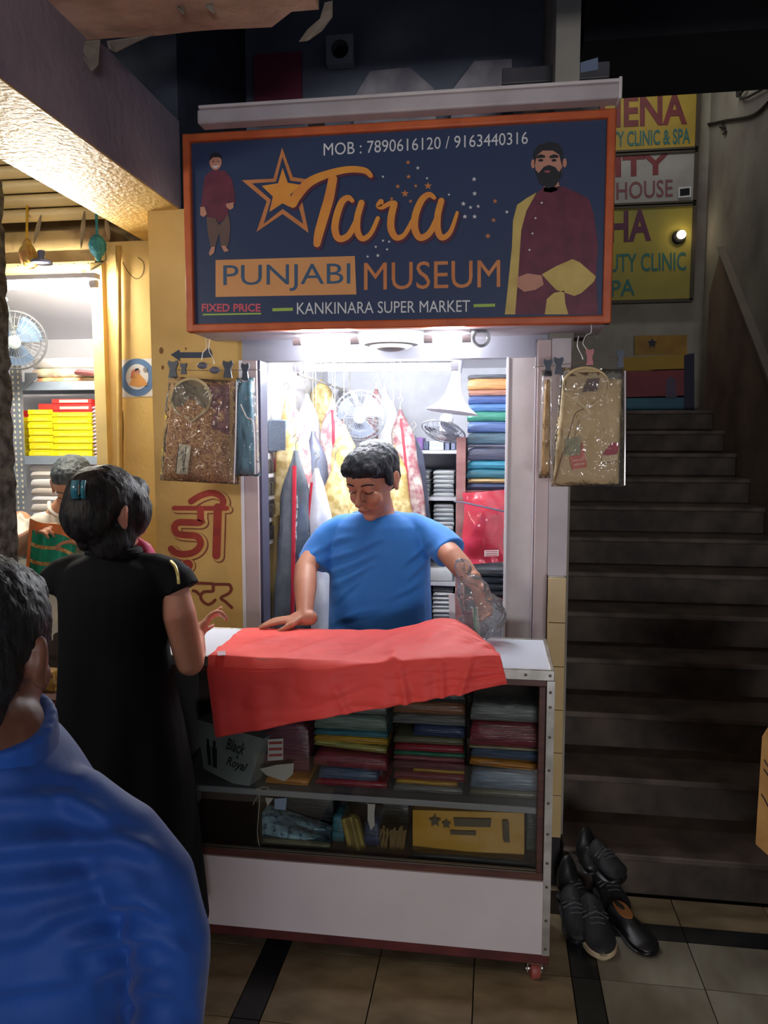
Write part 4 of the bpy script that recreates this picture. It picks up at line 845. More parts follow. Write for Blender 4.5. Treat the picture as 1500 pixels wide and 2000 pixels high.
# collar: raised oval band with a dark inside
def collar(cx, cy, rx, ry, Y, mt, inn, par, w=.009):
    pts = [at(cx + rx*math.sin(a), cy - ry*math.cos(a), Y - .012 - .01*math.cos(a)) for a in np.linspace(.0, 2*math.pi, 30)]
    B(M().tube(pts, w*.6, 8, flat=1), 'collar_band', mt, par)
    q = [at(cx + (rx-2)*math.sin(a), cy - (ry-2)*math.cos(a), Y - .010 - .008*math.cos(a)) for a in np.linspace(0, 2*math.pi, 30)[:-1]]
    B(M().prism(q, (0, .003, 0)), 'collar_inside', inn, par, smooth=0)
colb = P('collar_cream', (214,196,150), rough=.5)
collar(373, 778, 38, 38, YK-.004, colb, P('collar_inside', (146,132,104), (116,104,84), rough=.6, scale=12), k1)
for a, b in (((360,812),(373,824)), ((373,824),(402,800))): ribbon('collar_point', [a, ((a[0]+b[0])/2, (a[1]+b[1])/2), b], 3.4, YK-.022, colb, k1, th=.002)
sheet('price_tag', [(350,866),(373,871),(366,927),(343,925)], YK-.024, P('tag_cream', (226,216,190), rough=.6), k1, th=.0015)
text('tag_lettering', 'Luxury', None, YK-.0255, ink, k1, shear=.3, place=lambda a, b: at(354 + 9*b - 2*a, 918 - 38*a, YK-.0255))
for x in (346.5, 361): sheet('tag_border', [(x+2,872),(x+3.2,872),(x-3,922),(x-4.2,922)], YK-.0255, ink, k1, th=.0004)
folded('bag_film', ((330,735),(462,745),(466,946),(314,938)), YK, .052, bagf, k1, amp=.012, seed=8)
B(M().tube([at(462,746,YK-.02), at(460,850,YK-.024), at(457,944,YK-.02)], .0028, 6), 'bag_seam', P('film_edge', (236,232,236), rough=.15, coat=1), k1)
clip(338, 721, YK, k1, 34, 20); clip(445, 721, YK, k1, 34, 20); clip(359, 720, YK, k1, 22, 13)
# teal one next to it
k2 = root('bagged_kurta', at(484,930,2.60), 'teal kurta folded in a clear bag by the left post', 'garment')
folded('folded_fabric', ((466,748),(492,744),(500,926),(459,926)), 2.605, .03, P('kurta_teal', (92,146,166), (78,128,150), rough=.5, scale=6), k2, seed=3)
folded('bag_film', ((463,738),(496,738),(508,930),(457,930)), 2.60, .05, bagf, k2, amp=.014, seed=4); clip(479, 726, 2.60, k2, 34, 16)
B(M().tube(cat_rom([at(470,790,2.572), at(482,815,2.570), at(495,830,2.572), at(498,926,2.575)], 5), .0026, 6), 'bag_crease', P('film_edge'), k2)
w1 = root('hanging_wire', at(400,725,2.585), 'thin wire carrying the bagged kurtas left of the shop', 'wire')
B(M().tube([at(328,722,2.595), at(420,724,2.595), at(508,722,2.60)], .0013, 6), 'line', wirem, w1)
for x, y, hk in ((402,660,((402,660),(404,678),(396,690),(394,704))), (414,660,((410,662),(408,684),(416,700),(418,712)))): B(M().tube(cat_rom([at(a, b, 2.59) for a, b in hk], 5), .0016, 6), 'wire_hook', wirem, w1)
for x, y in ((395,714),(419,723)): B(M().ell(at(x, y, 2.59), (.019,.008,.012)), 'hook_pad', P('pad_grey', (104,104,122), rough=.5), w1)
# right: cream kurta
YR = 2.53
k3 = root('bagged_kurta', at(1150,950,YR), 'cream cotton kurta with red pocket square in a clear bag beside the stairs', 'garment')
crm = P('kurta_cream', (222,196,146), (208,178,128), rough=.6, scale=5, bump=.15, bscale=16)
folded('folded_fabric', ((1100,735),(1214,742),(1208,945),(1080,948)), YR+.004, .032, crm, k3, seed=6)
collar(1145, 752, 44, 34, YR-.004, P('collar_cream2', (226,202,152), rough=.5), P('collar_inside2', (206,182,138), (186,160,116), rough=.6, scale=8), k3, w=.007)
ink2 = P('label_brown', (122,96,88), (100,76,70), rough=.6); seam = P('seam_brown', (124,92,58), rough=.6)
sheet('neck_label', [(1148,740),(1172,738),(1166,764),(1138,766)], YR-.022, ink2, k3, th=.001)
ribbon('placket_edge', [(1150,796),(1126,806),(1117,830),(1105,870),(1092,910),(1082,946)], 1.6, YR-.0195, seam, k3, th=.0015)
ribbon('collar_point', [(1106,770),(1130,786),(1146,800)], 5, YR-.024, P('collar_cream2'), k3, th=.002); ribbon('collar_point', [(1186,772),(1166,784),(1146,800)], 3, YR-.024, P('collar_cream2'), k3, th=.002)
B(M().ell(at(1130,814,YR-.022), (.005,.004,.005)), 'button', P('button_gold', (226,206,150), rough=.25), k3)
sheet('swing_tag', [(1104,858),(1134,852),(1134,886),(1104,890)], YR-.026, P('tag_green_grey', (176,172,138), (150,146,112), rough=.6), k3, th=.001)
sheet('swing_tag', [(1136,862),(1139,868),(1147,912),(1118,918),(1112,892),(1134,888)], YR-.024, P('tag_coral', (222,120,94), rough=.6), k3, th=.001)
for pts in ([(1118,898),(1140,895),(1140,899),(1118,902)], [(1121,906),(1142,903),(1142,907),(1121,910)]): sheet('tag_print', pts, YR-.0255, P('tag_pale', (236,176,152), rough=.6), k3, th=.0004)
B(M().tube(cat_rom([at(1132,820,YR-.024), at(1128,836,YR-.026), at(1122,856,YR-.026)], 4), .0008, 5), 'tag_thread', seam, k3)
sheet('pocket_square', [(1177,888),(1196,864),(1210,866),(1207,882),(1203,890)], YR-.022, P('pocket_red', (190,44,66), (160,34,56), rough=.55, scale=16), k3, th=.003)
sheet('pocket_welt', [(1176,891),(1206,887),(1206,900),(1176,904)], YR-.0225, P('collar_cream2'), k3, th=.003); ribbon('pocket_edge', [(1176,904),(1190,902.5),(1206,900)], 1.4, YR-.0235, seam, k3, th=.001)
folded('bag_film', ((1096,718),(1222,722),(1220,950),(1076,950)), YR, .056, bagf, k3, amp=.012, seed=12)
B(M().tube([at(1221,724,YR-.02), at(1221,830,YR-.024), at(1220,948,YR-.02)], .0026, 6), 'bag_seam', P('film_edge'), k3)
clip(1091, 714, YR, k3, 34, 20); clip(1212, 700, YR, k3, 36, 16); clip(1152, 697, YR-.006, k3, 32, 16, P('clip_pink', (196,116,120), rough=.4))
k4 = root('bagged_kurta', at(1066,930,2.50), 'slim gold kurta seen edge on in a clear bag by the right post', 'garment')
folded('folded_fabric', ((1064,742),(1074,742),(1074,930),(1056,930)), 2.50, .05, P('kurta_gold', (206,168,104), (182,142,84), rough=.5, scale=6), k4, nu=6)
folded('bag_film', ((1058,724),(1078,724),(1080,934),(1052,934)), 2.50, .07, bagf, k4, amp=.012, seed=14, nu=8); clip(1070, 718, 2.50, k4, 34, 18)
w2 = root('hanging_wire', at(1140,710,YR), 'thin wire carrying the bagged kurtas right of the shop', 'wire')
B(M().tube([at(1043,717,2.51), at(1100,712,YR+.01), at(1160,706,YR+.01), at(1233,698,YR+.01)], .0013, 6), 'line', wirem, w2)
for hk in (((1155,634),(1154,650),(1146,654),(1140,664),(1139,672),(1147,684)), ((1154,650),(1162,654),(1167,662)), ((1130,656),(1128,676),(1136,694),(1139,702)), ((1147,662),(1156,672))): B(M().tube(cat_rom([at(a, b, YR) for a, b in hk], 5), .0016, 6), 'wire_hook', wirem, w2)
# round devotional sticker on the recessed pillar
stk = root('round_sticker', at(263,737,3.148), 'round blue and white sticker with two seated figures on the yellow pillar', 'sticker')
def so(cx, cy, rx, ry): return oval(cx, cy, rx, ry, 30)
sheet('sticker_paper', [(236,702),(300,700),(300,774),(238,776)], 3.1488, P('sticker_white', (228,228,226), rough=.5), stk)
sheet('sticker_ring', so(268,737,34,37), 3.1481, P('sticker_blue', (98,132,176), rough=.5), stk); sheet('sticker_disc', so(268,736,22,25), 3.1474, P('sticker_white'), stk)
sheet('printed_robe', [(252,752),(258,738),(262,728),(268,726),(276,734),(284,742),(288,752),(270,756)], 3.1467, P('sticker_saffron', (222,160,90), rough=.5), stk); sheet('printed_robe', [(254,740),(257,724),(263,720),(264,738)], 3.1467, P('sticker_terracotta', (206,120,92), rough=.5), stk)
sheet('printed_face', so(268,726,4,5), 3.146, skinp, stk); sheet('printed_hair', [(263,726),(264,720),(270,719),(273,725),(270,722)], 3.1453, hairp, stk); sheet('printed_face', so(283,722,3.6,5), 3.146, P('print_grey', (150,146,146), rough=.5), stk)
# ================================================================== THE SAREE SHOP ON THE LEFT
bx('wall_saree_back', -3.4, -1.6, 4.25, 4.33, 0, 2.6, whitewall, kind='structure', label='white back wall of the saree shop', smooth=0)
bx('wall_saree_right', -1.66, -1.60, 3.40, 4.25, 0, 2.39, whitewall, kind='structure', label='white side wall of the saree shop', smooth=0)
bx('wall_saree_left', -3.4, -3.32, 3.1, 4.25, 0, 2.6, whitewall, kind='structure', label='white left wall of the saree shop', smooth=0)
m = M().prism([(-3.4, 3.38, 2.30), (-3.4, 4.25, 2.14), (-1.66, 4.25, 2.14), (-1.66, 3.38, 2.30)], (0, 0, .05)); B(m, 'ceiling_saree', white, kind='structure', label='white false ceiling of the saree shop', smooth=0)
# rolled shutter above the opening: separate curved slats
shu = root('shutter', (-2.4, 3.15, 2.5), 'cream roller shutter curtain above the saree shop', 'shutter')
for i in range(9):
    z = 2.46 + .055*i; y = 3.06 - .012*i
    m = M(); rings = [[(x, y + .026*math.cos(a) , z + .03*math.sin(a)) for a in np.linspace(-1.9, 1.9, 9)] for x in (-3.3, -1.48)]
    m.grid(lambda u, v: (-3.3 + 1.82*u, y - .03*math.sin(math.pi*v), z + .052*v), 1, 8, th=(0, .004, 0)); B(m, 'slat', shutm, shu, smooth=60)
plast = P('lintel_plaster', (222,192,130), (150,116,84), rough=.8, scale=5, lo=.38, hi=.55, bump=.3)
bx('wall_saree_lintel', -3.4, -1.66, 3.20, 3.38, 2.315, 2.46, plast, kind='structure', label='stained cream lintel under the roller shutter', smooth=0)
led = root('ledge', (-2.5, 3.17, 2.298), 'riveted metal ledge strip under the stained lintel', 'ledge'); bx('strip', -3.4, -1.66, 3.15, 3.38, 2.295, 2.314, P('ledge_paint', (206,178,122), rough=.5), led, smooth=0)
for i in range(9): B(M().ell((-2.25+.065*i, 3.149, 2.305), (.003,.002,.003), None, 8, 6), 'rivet', rv, led)
WARM = E('warm_tube_glow', (1, .95, .84), 420)
tube_light('tube_light', (at(-20,549,3.04).x, 3.04, 2.195), (at(176,546,3.04).x, 3.04, 2.195), .013, 'glowing tube light across the saree shop opening', WARM)
# door charms hanging from the shutter: lemon-and-chilli style bundles and mango leaf strips
YC = 3.02
ch = root('door_charm', at(190,500,YC), 'teal pompom door charm hanging by the yellow pillar', 'charm')
tealm = P('charm_teal', (64,150,158), (40,116,128), rough=.7, scale=30, bump=.6, bscale=60)
B(M().tube([at(188,418,YC), at(190,462,YC)], .006, 8), 'cord', tealm, ch)
blob('pompom', [('e', at(190,480,YC), (.034,.034,.044)), ('e', at(192,502,YC), (.012,.012,.02))], tealm, ch, voxel=.004, smooth=1, fold=lambda c, n: .004*vnoise(c, (150,150,60), 3))
ch2 = root('door_charm', at(54,510,YC), 'yellow and orange tassel door charm hanging at the left', 'charm')
B(M().tube([at(53,392,YC+.03), at(53,425,YC), at(52,470,YC)], .005, 8), 'cord', P('charm_yellow', (214,170,44), rough=.6), ch2)
blob('tassel', [('c', [at(52,470,YC), at(54,492,YC), at(58,508,YC)], [.012,.032,.036])], P('charm_tassel', (196,172,84), (176,120,70), rough=.7, scale=24, lo=.4, hi=.6), ch2, voxel=.005, smooth=1, fold=lambda c, n: .006*vnoise(c, (90,90,25), 5))
ch3 = root('door_charm', at(80,515,YC), 'dark blue charm disc below the tassel over the saree shop', 'charm')
B(M().lathe([(.004,.0),(.042,.004),(.04,.016),(.012,.02),(.016,.05),(.014,.056),(.002,.06)], at(82,517,YC), (0,0,1), 20), 'disc', P('charm_navy', (92,98,130), rough=.5), ch3)
leafm = P('dry_leaf', (172,156,124), (132,116,92), rough=.8, scale=12)
for i, (x0, y0, x1, y1, lb) in enumerate(((165,412,158,486,'long dry leaf hanging next to the teal charm'), (80,420,66,476,'dry leaf hanging next to the yellow charm'), (206,425,214,470,'short dry leaf hanging by the pillar'))):
    def lf(u, v): w = math.sin(math.pi*min(1, v*.9+.08))*9; return at(x0 + (x1-x0)*v + (u-.5)*w, y0 + (y1-y0)*v, YC - .01*math.sin(v*3) - .006*abs(u-.5))
    B(M().grid(lf, 4, 12, th=(0, .0015, 0)), 'dry_leaf', leafm, None, lb, 'leaf')
hk = root('shutter_hook', at(186,516,3.1), 'bent wire hook hanging down from the yellow pillar', 'hook')
B(M().tube(cat_rom([at(205,490,3.1), at(206,508,3.1), at(190,520,3.1), at(168,534,3.12)], 5), .004, 6), 'rod', leafm, hk)
B(M().lathe([(.01,0),(.014,.03),(.012,.05)], at(157,553,3.22), (0,0,1), 12), 'lamp_socket', P('socket_grey', (160,150,140), rough=.5), hk)
# slotted angle rack with boxes
YRK = 3.55
sa = root('slotted_rack', (-2.4, YRK+.15, 0), 'grey slotted steel rack of saree boxes in the left shop', 'rack')
def upright(px):
    x = at(px, 900, YRK).x; u_ = bx('upright', x-.028, x+.028, YRK-.012, YRK, 0, 1.95, greyst, sa, smooth=0)
    hole = P('slot_light', (232,226,200), rough=.6)
    h0 = None
    for i in range(34):
        for dx in (-.014, .014):
            p = (x+dx, YRK-.0125, 1.02 + .027*i)
            if h0 is None: h0 = B(M().box(p[0]-.004, p[0]+.004, YRK-.0135, YRK-.012, p[2], p[2]+.012), 'slot', hole, u_, smooth=0, org=p)
            else: inst(h0, u_, p)
upright(40)
bx('upright', at(8,900,YRK).x-.02, at(8,900,YRK).x+.02, YRK+.02, YRK+.03, 0, 1.95, greyst, sa, smooth=0)
SXL, SXR = -2.75, -1.67
zs_ = [atx(120,742,-2.0).z, 1.475, 1.05]
zs_[0] = at(120,745,YRK).z
for i, z in enumerate((zs_[0]-.02, 1.455, .98)):
    sb = bx('shelf_board', SXL, SXR, YRK, 4.2, z, z+.008, greyst, sa, smooth=0); bx('shelf_lip', SXL, SXR, YRK-.006, YRK, z-.022, z+.02, P('shelf_lip_steel', (158,172,188), (140,152,168), rough=.4, metal=.2), sb, smooth=0)
m = M(); g0 = at(50,735,YRK-.013); B(M().prism([at(48,728,YRK-.014), at(48,760,YRK-.014), at(72,738,YRK-.014), at(72,728,YRK-.014)], (0, .004, 0)), 'gusset', greyst, sa, smooth=0)
ybox = P('saree_box_yellow', (240,222,30), (226,206,24), rough=.4, scale=3); ytop = P('saree_box_label', (250,240,120), (244,220,40), rough=.4, scale=8, lo=.4, hi=.6)
rbox = P('saree_box_red', (226,60,56), (206,44,44), rough=.4, scale=3)
def sbox(p0, p1, z0, h, mt, label, group, dx=0):
    x0, x1 = at(p0, 850, YRK+.02).x+dx, at(p1, 850, YRK+.02).x+dx; r = root('saree_box', ((x0+x1)/2, YRK+.15, z0), label, 'box', group)
    bx('box_base', x0+.002, x1-.002, YRK+.022, YRK+.30, z0, z0+h*.6, mt, r, smooth=0); bx('box_lid', x0, x1, YRK+.018, YRK+.304, z0+h*.30, z0+h-.001, mt, r, smooth=0, bevel=.002)
    if mt is ybox:
        bx('printed_label', x0+.03, x1-.02, YRK+.0172, YRK+.018, z0+h*.42, z0+h*.86, ytop, r, smooth=0)
    else: bx('printed_label', x0+.04, x1-.015, YRK+.0172, YRK+.018, z0+h*.45, z0+h*.85, P('box_foil', (250,206,190), rough=.4), r, smooth=0)
    return r
def stack(p0, p1, n, hh, mts, where):
    z = 1.4635
    for i in range(n):
        sbox(p0, p1, z, hh, mts[i], f'{"yellow" if mts[i] is ybox else "red"} saree box, {ORD[i]} in the {where} stack on the steel rack', 'saree boxes on the steel rack', rng.uniform(-.003, .003)); z += hh
stack(56, 104, 7, .0345, [ybox]*7, 'left')
stack(104, 180, 9, .0325, [ybox]*7+[rbox]*2, 'middle')
stack(24, 34, 7, .0345, [ybox]*6+[rbox], 'leftmost')
bx('saree_box', at(60,770,YRK).x, at(104,770,YRK).x, YRK+.06, YRK+.3, 1.707, 1.735, rbox, None, label='flat red box on top of the left stack of yellow boxes', cat='box', bevel=.002)
for i in range(14):
    c = (206,176,196) if i % 2 else (240,232,240); x0 = at(181,850,YRK+.02).x
    pack(x0, SXR-.006, YRK+.02, YRK+.3, 1.4635 + i*.0185, 1.4635 + i*.0185 + .0178, 'cream', f'{"mauve" if i % 2 else "white"} folded saree, {ORD[i]} in the stack against the side wall', 'folded sarees against the side wall', name='folded_saree', cat='saree', mt=P('saree_mauve' if i % 2 else 'saree_white', c, rough=.5, scale=10, stretch=(1,1,5)))
# top shelf: long wrapped fabrics
ZT = zs_[0]-.012
for i, (p0, p1, h, c, c2, lb) in enumerate(((70,190,.035,(236,206,150),(222,150,110),'cream and orange fabric length lying on the top rack shelf'), (62,190,.045,(214,216,190),(190,170,150),'pale green floral fabric bolt on the top rack shelf'), (64,188,.05,(240,240,240),(222,222,226),'white wrapped fabric bolt highest on the rack'))):
    pack(at(p0,700,YRK+.03).x, min(at(p1,700,YRK+.03).x, SXR-.004), YRK+.02, YRK+.3, ZT, ZT+h-.001, 'cream', lb, None, name='fabric_bolt', cat='fabric', mt=P(f'bolt{i}', c, c2, rough=.5, scale=24, lo=.42, hi=.6, coat=.4)); ZT += h
pack(at(150,725,YRK).x, SXR-.003, YRK-.03, YRK+.012, zs_[0]-.012, zs_[0]+.02, 'rose', 'coral pink cloth corner hanging over the top rack shelf', None, tilt=.12)
# lower shelf: white cloth packs
z = .9885
for i in range(11):
    h = .0375 + .004*(i % 3); c = [(240,238,236), (226,220,214), (236,236,240), (214,204,196)][i % 4]
    pack(at(54,950,YRK).x + rng.uniform(0, .01), at(150,950,YRK).x + rng.uniform(-.02, .02), YRK+.01, YRK+.3, z, z+h-.001, 'cream', f'white folded cloth, {ORD[i]} in the stack behind the shopkeeper in white', 'white cloth on the low rack shelf', name='folded_cloth', cat='cloth', mt=P(f'whitecloth{i%4}', c, tuple(v*.9 for v in c), rough=.6, scale=8, stretch=(.5,.5,6))); z += h
pack(at(172,900,YRK).x, SXR-.004, YRK+.01, YRK+.25, .99, 1.42, 'crimson', 'red cloth bundle on the low rack shelf by the side wall', None, name='cloth_bundle', cat='cloth')
fan('wall_fan', at(30,665,3.36), (.45, -1, -.35), .135, 'grey wall fan at the left edge of the saree shop', [at(18,625,3.5), at(12,600,3.55), at(10,585,3.5)], nsp=34, cagemat=P('fan_cage_dark', (120,124,130), rough=.35, metal=.4), bladec=P('fan_blade_blue', (104,128,160), rough=.3), mat=P('fan_grey', (150,160,164), rough=.4))
# bench added before the saree shop to carry the gold packet and pink cloth
bn = root('added_bench', (-1.68, 2.9, 0), 'added low wooden bench, mostly hidden, in front of the saree shop', 'bench')
bx('bench_top', -1.98, -1.44, 2.42, 2.72, .62, .65, woodd, bn, smooth=0, bevel=.003)
for x in (-1.95, -1.47):
    for y in (2.45, 2.69): bx('leg', x-.02, x+.02, y-.02, y+.02, 0, .62, woodd, bn, smooth=0)
P0 = [at(72,1310,2.50), at(104,1312,2.50), at(113,1368,2.50), at(74,1372,2.50)]
m = M().prism([P0[0], P0[3], P0[2], P0[1]], (0, .05, 0)); B(m, 'gold_packet', P('packet_gold', (190,150,72), (120,84,36), rough=.4, scale=60, lo=.4, hi=.6, coat=.6), None, 'gold brocade packet standing on the added bench at the left', 'packet', bevel=.004)
m = M(); m.grid(lambda u, v: at(68 + 28*u - 4*v, 1366 + 110*v, 2.40 - .008*math.sin(u*12)*v), 14, 12, th=(0, .004, 0)); B(m, 'pink_cloth', P('pink_cloth', (222,96,112), (196,76,96), rough=.6, scale=8), None, 'pink cloth hanging off the added bench under the gold packet', 'cloth')
# ================================================================== LOFT, STAIR SIGNS, SHOES, CARTON
YL = 3.3
loftf = bx('floor_loft', -1.15, .25, 2.80, 3.55, 1.975, 1.99, P('loft_board', (60,62,70), rough=.8), kind='structure', label='dusty loft floor above the shop', smooth=0)
bx('poster_red', at(498,200,3.54).x, at(590,200,3.54).x, 3.53, 3.549, at(540,245,3.54).z, at(540,105,3.54).z, P('loft_red', (176,76,100), (140,70,92), rough=.8, scale=4), None, label='faded dark red banner on the loft wall', cat='banner', smooth=0).name = 'banner'
fr = root('exhaust_fan', at(666,100,3.5), 'small square exhaust vent frame high on the loft wall', 'vent')
e0, e1 = at(640,126,3.52), at(692,78,3.52)
m = M(); cxx, czz = (e0.x+e1.x)/2, (e0.z+e1.z)/2; w2_ = (e1.x-e0.x)/2; ri = w2_*.66
sq = [(cxx + w2_*max(-1, min(1, 1.42*math.cos(a))), 3.49, czz + w2_*max(-1, min(1, 1.42*math.sin(a)))) for a in np.linspace(0, 2*math.pi, 41)[:-1]]
ci = [(cxx + ri*math.cos(a), 3.49, czz + ri*math.sin(a)) for a in np.linspace(0, 2*math.pi, 41)[:-1]]
m.add(sq + ci + [(x, 3.54, z) for x, y, z in sq] + [(x, 3.54, z) for x, y, z in ci], [(i, (i+1)%40, 40+(i+1)%40, 40+i) for i in range(40)] + [(i, 80+i, 80+(i+1)%40, (i+1)%40) for i in range(40)] + [(40+i, 40+(i+1)%40, 120+(i+1)%40, 120+i) for i in range(40)])
B(m, 'frame', P('vent_grey', (176,182,192), rough=.6), fr); B(M().lathe([(ri*.9,0),(ri*.9,.01)], (cxx, 3.545, czz), (0,-1,0), 24), 'dark_opening', near_black, fr)
dusty = P('dusty_sheet', (214,208,212), (160,154,162), rough=.85, scale=6, lo=.35, hi=.65, bump=.2)
def octo(name, pts, Y, th, lb): q = [at(x, y, Y) for x, y in pts]; q.reverse(); return B(M().prism(q, (.0, th, 0)), name, dusty, None, lb, 'panel', smooth=0, bevel=.004)
octo('octagonal_panel', [(690,190),(722,138),(800,130),(848,172),(852,228),(838,664),(690,666)], 3.40, .03, 'dusty grey octagonal panel standing in the loft')
octo('octagonal_panel', [(880,178),(926,118),(1000,114),(1010,664),(880,666)], 3.38, .03, 'dusty grey panel with cut corner beside the cooler box')
ac = root('cooler_box', at(1085,215,2.95), 'old grey cooler box with dented metal lid on the sign top', 'box')
X0a, X1a = at(980,180,2.85).x, at(1190,150,2.85).x
zt_, zb_ = at(1080,125,2.85).z, 2.30
bx('cabinet', X0a+.02, X1a-.03, 2.86, 3.2, 2.0, at(1080,152,2.86).z, P('cooler_grey', (128,126,120), (104,102,98), rough=.6, scale=5), ac, smooth=0, bevel=.004)
bx('dark_side', X0a, X0a+.04, 2.855, 3.2, 2.0, at(1000,150,2.86).z, P('cooler_dark', (48,56,70), rough=.6), ac, smooth=0)
bx('lid', X0a, X1a, 2.84, 3.22, at(1080,158,2.84).z, at(1080,126,2.84).z, P('cooler_lid', (92,88,92), (70,66,70), rough=.5, scale=8), ac, smooth=0, bevel=.004)
sheet('foil_patch', [(1134,122),(1168,112),(1168,136),(1134,142)], 2.838, P('foil', (186,196,214), rough=.2, metal=.7), ac)
for i in range(6): sheet('vent_slot', [(1045+5*i,172),(1047+5*i,172),(1047+5*i,182),(1045+5*i,182)], 2.858, near_black, ac)
for a, b, nm in (((604,212),(632,234),'small cream block on top of the sign at the left'), ((1022,180),(1050,200),'small tan block on top of the sign before the cooler')):
    p, q = at(a[0], b[1], 2.62), at(b[0], a[1], 2.62); bx('block', p.x, q.x, 2.60, 2.64, 2.536, max(q.z, 2.58), P('block_cream', (196,176,150), rough=.7), None, label=nm, cat='block', bevel=.003)
bx('pillar_loft', at(1098,80,3.54).x, at(1154,80,3.54).x, 3.42, 3.55, 1.99, 3.6, P('loft_pillar', (124,108,112), (96,84,90), rough=.8, scale=4), kind='structure', label='pinkish plaster pillar in the loft', smooth=0)
# signboards on the end wall of the stairs
YE = 6.14
ysg = P('board_yellow', (196,166,56), (158,134,52), rough=.6, scale=2.4, lo=.3, hi=.7); gsg = P('board_grey', (176,174,170), (132,130,128), rough=.6, scale=2.4, lo=.3, hi=.7); osg = P('board_olive', (178,160,62), (134,128,62), rough=.6, scale=2, lo=.3, hi=.7)
mred = P('paint_crimson', (130,44,52), (108,36,46), rough=.6, scale=10); mteal = P('paint_teal', (48,112,112), rough=.6); mpurp = P('paint_purple', (92,44,72), rough=.6)
def board(lbl, y0, y1, mt, items, sl):
    zlo, zhi = at(1280,y1,YE).z, at(1280,y0,YE).z; xl_, xr_ = .74, at(1362,300,YE).x
    b = root('wall_signboard', ((xl_+xr_)/2, YE+.02, zlo), lbl, 'signboard'); m = M().box(xl_, xr_, YE, YE+.04, zlo, zhi); B(m, 'panel', mt, b, smooth=0)
    for q in ((xl_, xr_, zlo-.012, zlo+.012), (xl_, xr_, zhi-.012, zhi+.012), (xr_-.02, xr_+.01, zlo, zhi)): bx('edge', q[0], q[1], YE-.012, YE+.04, q[2], q[3], P('board_edge', (70,62,48), rough=.6), b, smooth=0)
    for s, x0, ya, x1, yb, mt2, bo in items: text('lettering', s, None, 0, mt2, b, bold=bo, place=lambda a, c: at(x0 + (x1-x0)*a, yb + (ya-yb)*c + sl*a, YE-.003))
board('yellow signboard with crimson letters highest on the stair wall', 178, 294, ysg, [('HENA', 1172, 188, 1342, 250, mred, .03), ('UTY CLINIC & SPA', 1180, 258, 1348, 288, mteal, .02)], -8)
board('grey signboard with maroon lettering in the middle of the stair wall', 298, 398, gsg, [('ITY', 1202, 306, 1306, 346, mred, .03), ('HOUSE', 1204, 356, 1314, 390, P('paint_brownish', (122,72,72), rough=.6), .01)], -6)
board('olive yellow signboard with purple and teal letters lowest on the stair wall', 402, 588, osg, [('HA', 1190, 412, 1272, 474, mpurp, .03), ('UTY CLINIC', 1190, 496, 1340, 532, mteal, .01), ('PA', 1194, 548, 1240, 580, mteal, .01)], -4)
sq2 = root('switch_plate', at(1337,374,YE-.02), 'small black square switch plate on the grey signboard', 'switch'); sheet('plate', [(1325,366),(1350,364),(1350,384),(1325,386)], YE-.02, P('plate_white', (214,214,220), rough=.5), sq2, th=.01); sheet('face', [(1328,369),(1347,367),(1347,381),(1328,383)], YE-.021, near_black, sq2, th=.001)
bb = root('bulkhead_bulb', at(1331,458,YE-.05), 'small lit bulb fixed on the olive signboard', 'bulb'); p = at(1331,458,YE-.05); B(M().ell(p, (.032,.03,.03)), 'bulb', E('bulb_warm', (1,.82,.55), 14), bb); B(M().lathe([(.05,.0),(.045,.02),(.03,.03)], p + Vector((-.01,.045,-.01)), (0,-1,0), 16), 'base', near_black, bb)
# printed poster at the head of the stairs
po = root('shop_poster', at(1285,800,6.1), 'yellow red and blue printed poster at the head of the stairs', 'poster')
sheet('poster_top', [(1240,656),(1342,654),(1342,692),(1240,694)], 6.13, P('poster_gold', (170,130,44), (140,104,40), rough=.6), po); sheet('poster_band', [(1216,698),(1338,692),(1338,722),(1216,726)], 6.13, P('poster_amber', (176,140,40), rough=.6), po)
sheet('poster_body', [(1216,724),(1338,720),(1338,776),(1216,778)], 6.13, P('poster_red', (146,62,62), (120,50,60), rough=.6, scale=3), po); sheet('poster_base', [(1216,776),(1354,772),(1354,806),(1216,806)], 6.13, P('poster_blue', (36,62,96), (24,100,120), rough=.5, scale=4), po)
sheet('poster_side', [(1336,694),(1356,690),(1356,806),(1336,806)], 6.128, P('poster_navy', (34,34,60), rough=.6), po); sheet('poster_figure', [(1302,740),(1312,735),(1320,742),(1322,776),(1300,776)], 6.124, P('poster_figure', (92,74,102), rough=.6), po)
sheet('poster_mark', star(1274,670,10,5), 6.124, P('poster_navy'), po)
bx('carton_stack', at(1216,806,6.0).x, at(1356,806,6.0).x, 5.95, 6.13, LZ, at(1280,806,5.95).z, P('landing_box', (60,70,84), rough=.7), None, label='dark crate on the stair landing under the poster', cat='crate', smooth=0, bevel=.004).name = 'crate'
# cables on the stair wall
def cable(pts, r, lb): B(M().tube(cat_rom([Vector(p) for p in pts], 6), r, 6), 'cable', P('cable_black', (30,30,32), rough=.6), None, lb, 'cable')
cable([at(1222,146,3.46), at(1205,178,3.46), at(1225,168,3.46), at(1240,182,3.46)], .006, 'short black cable end above the highest signboard')
cable([(1.522, 3.6, 3.3), atx(1460,190,1.522), atx(1445,160,1.522), atx(1440,188,1.522), (1.522, 5.3, 3.75)], .008, 'black cable looping down from the beam on the stair wall')
cable([atx(1372,205,1.53), atx(1378,240,1.53), atx(1420,235,1.53), atx(1470,225,1.53), atx(1500,200,1.53)], .009, 'sagging cable running along the right stair wall')
cable([atx(1410,242,1.53), atx(1416,250,1.53), atx(1406,248,1.53), atx(1418,256,1.53), atx(1412,262,1.53)], .006, 'knotted cable end hanging on the right stair wall')
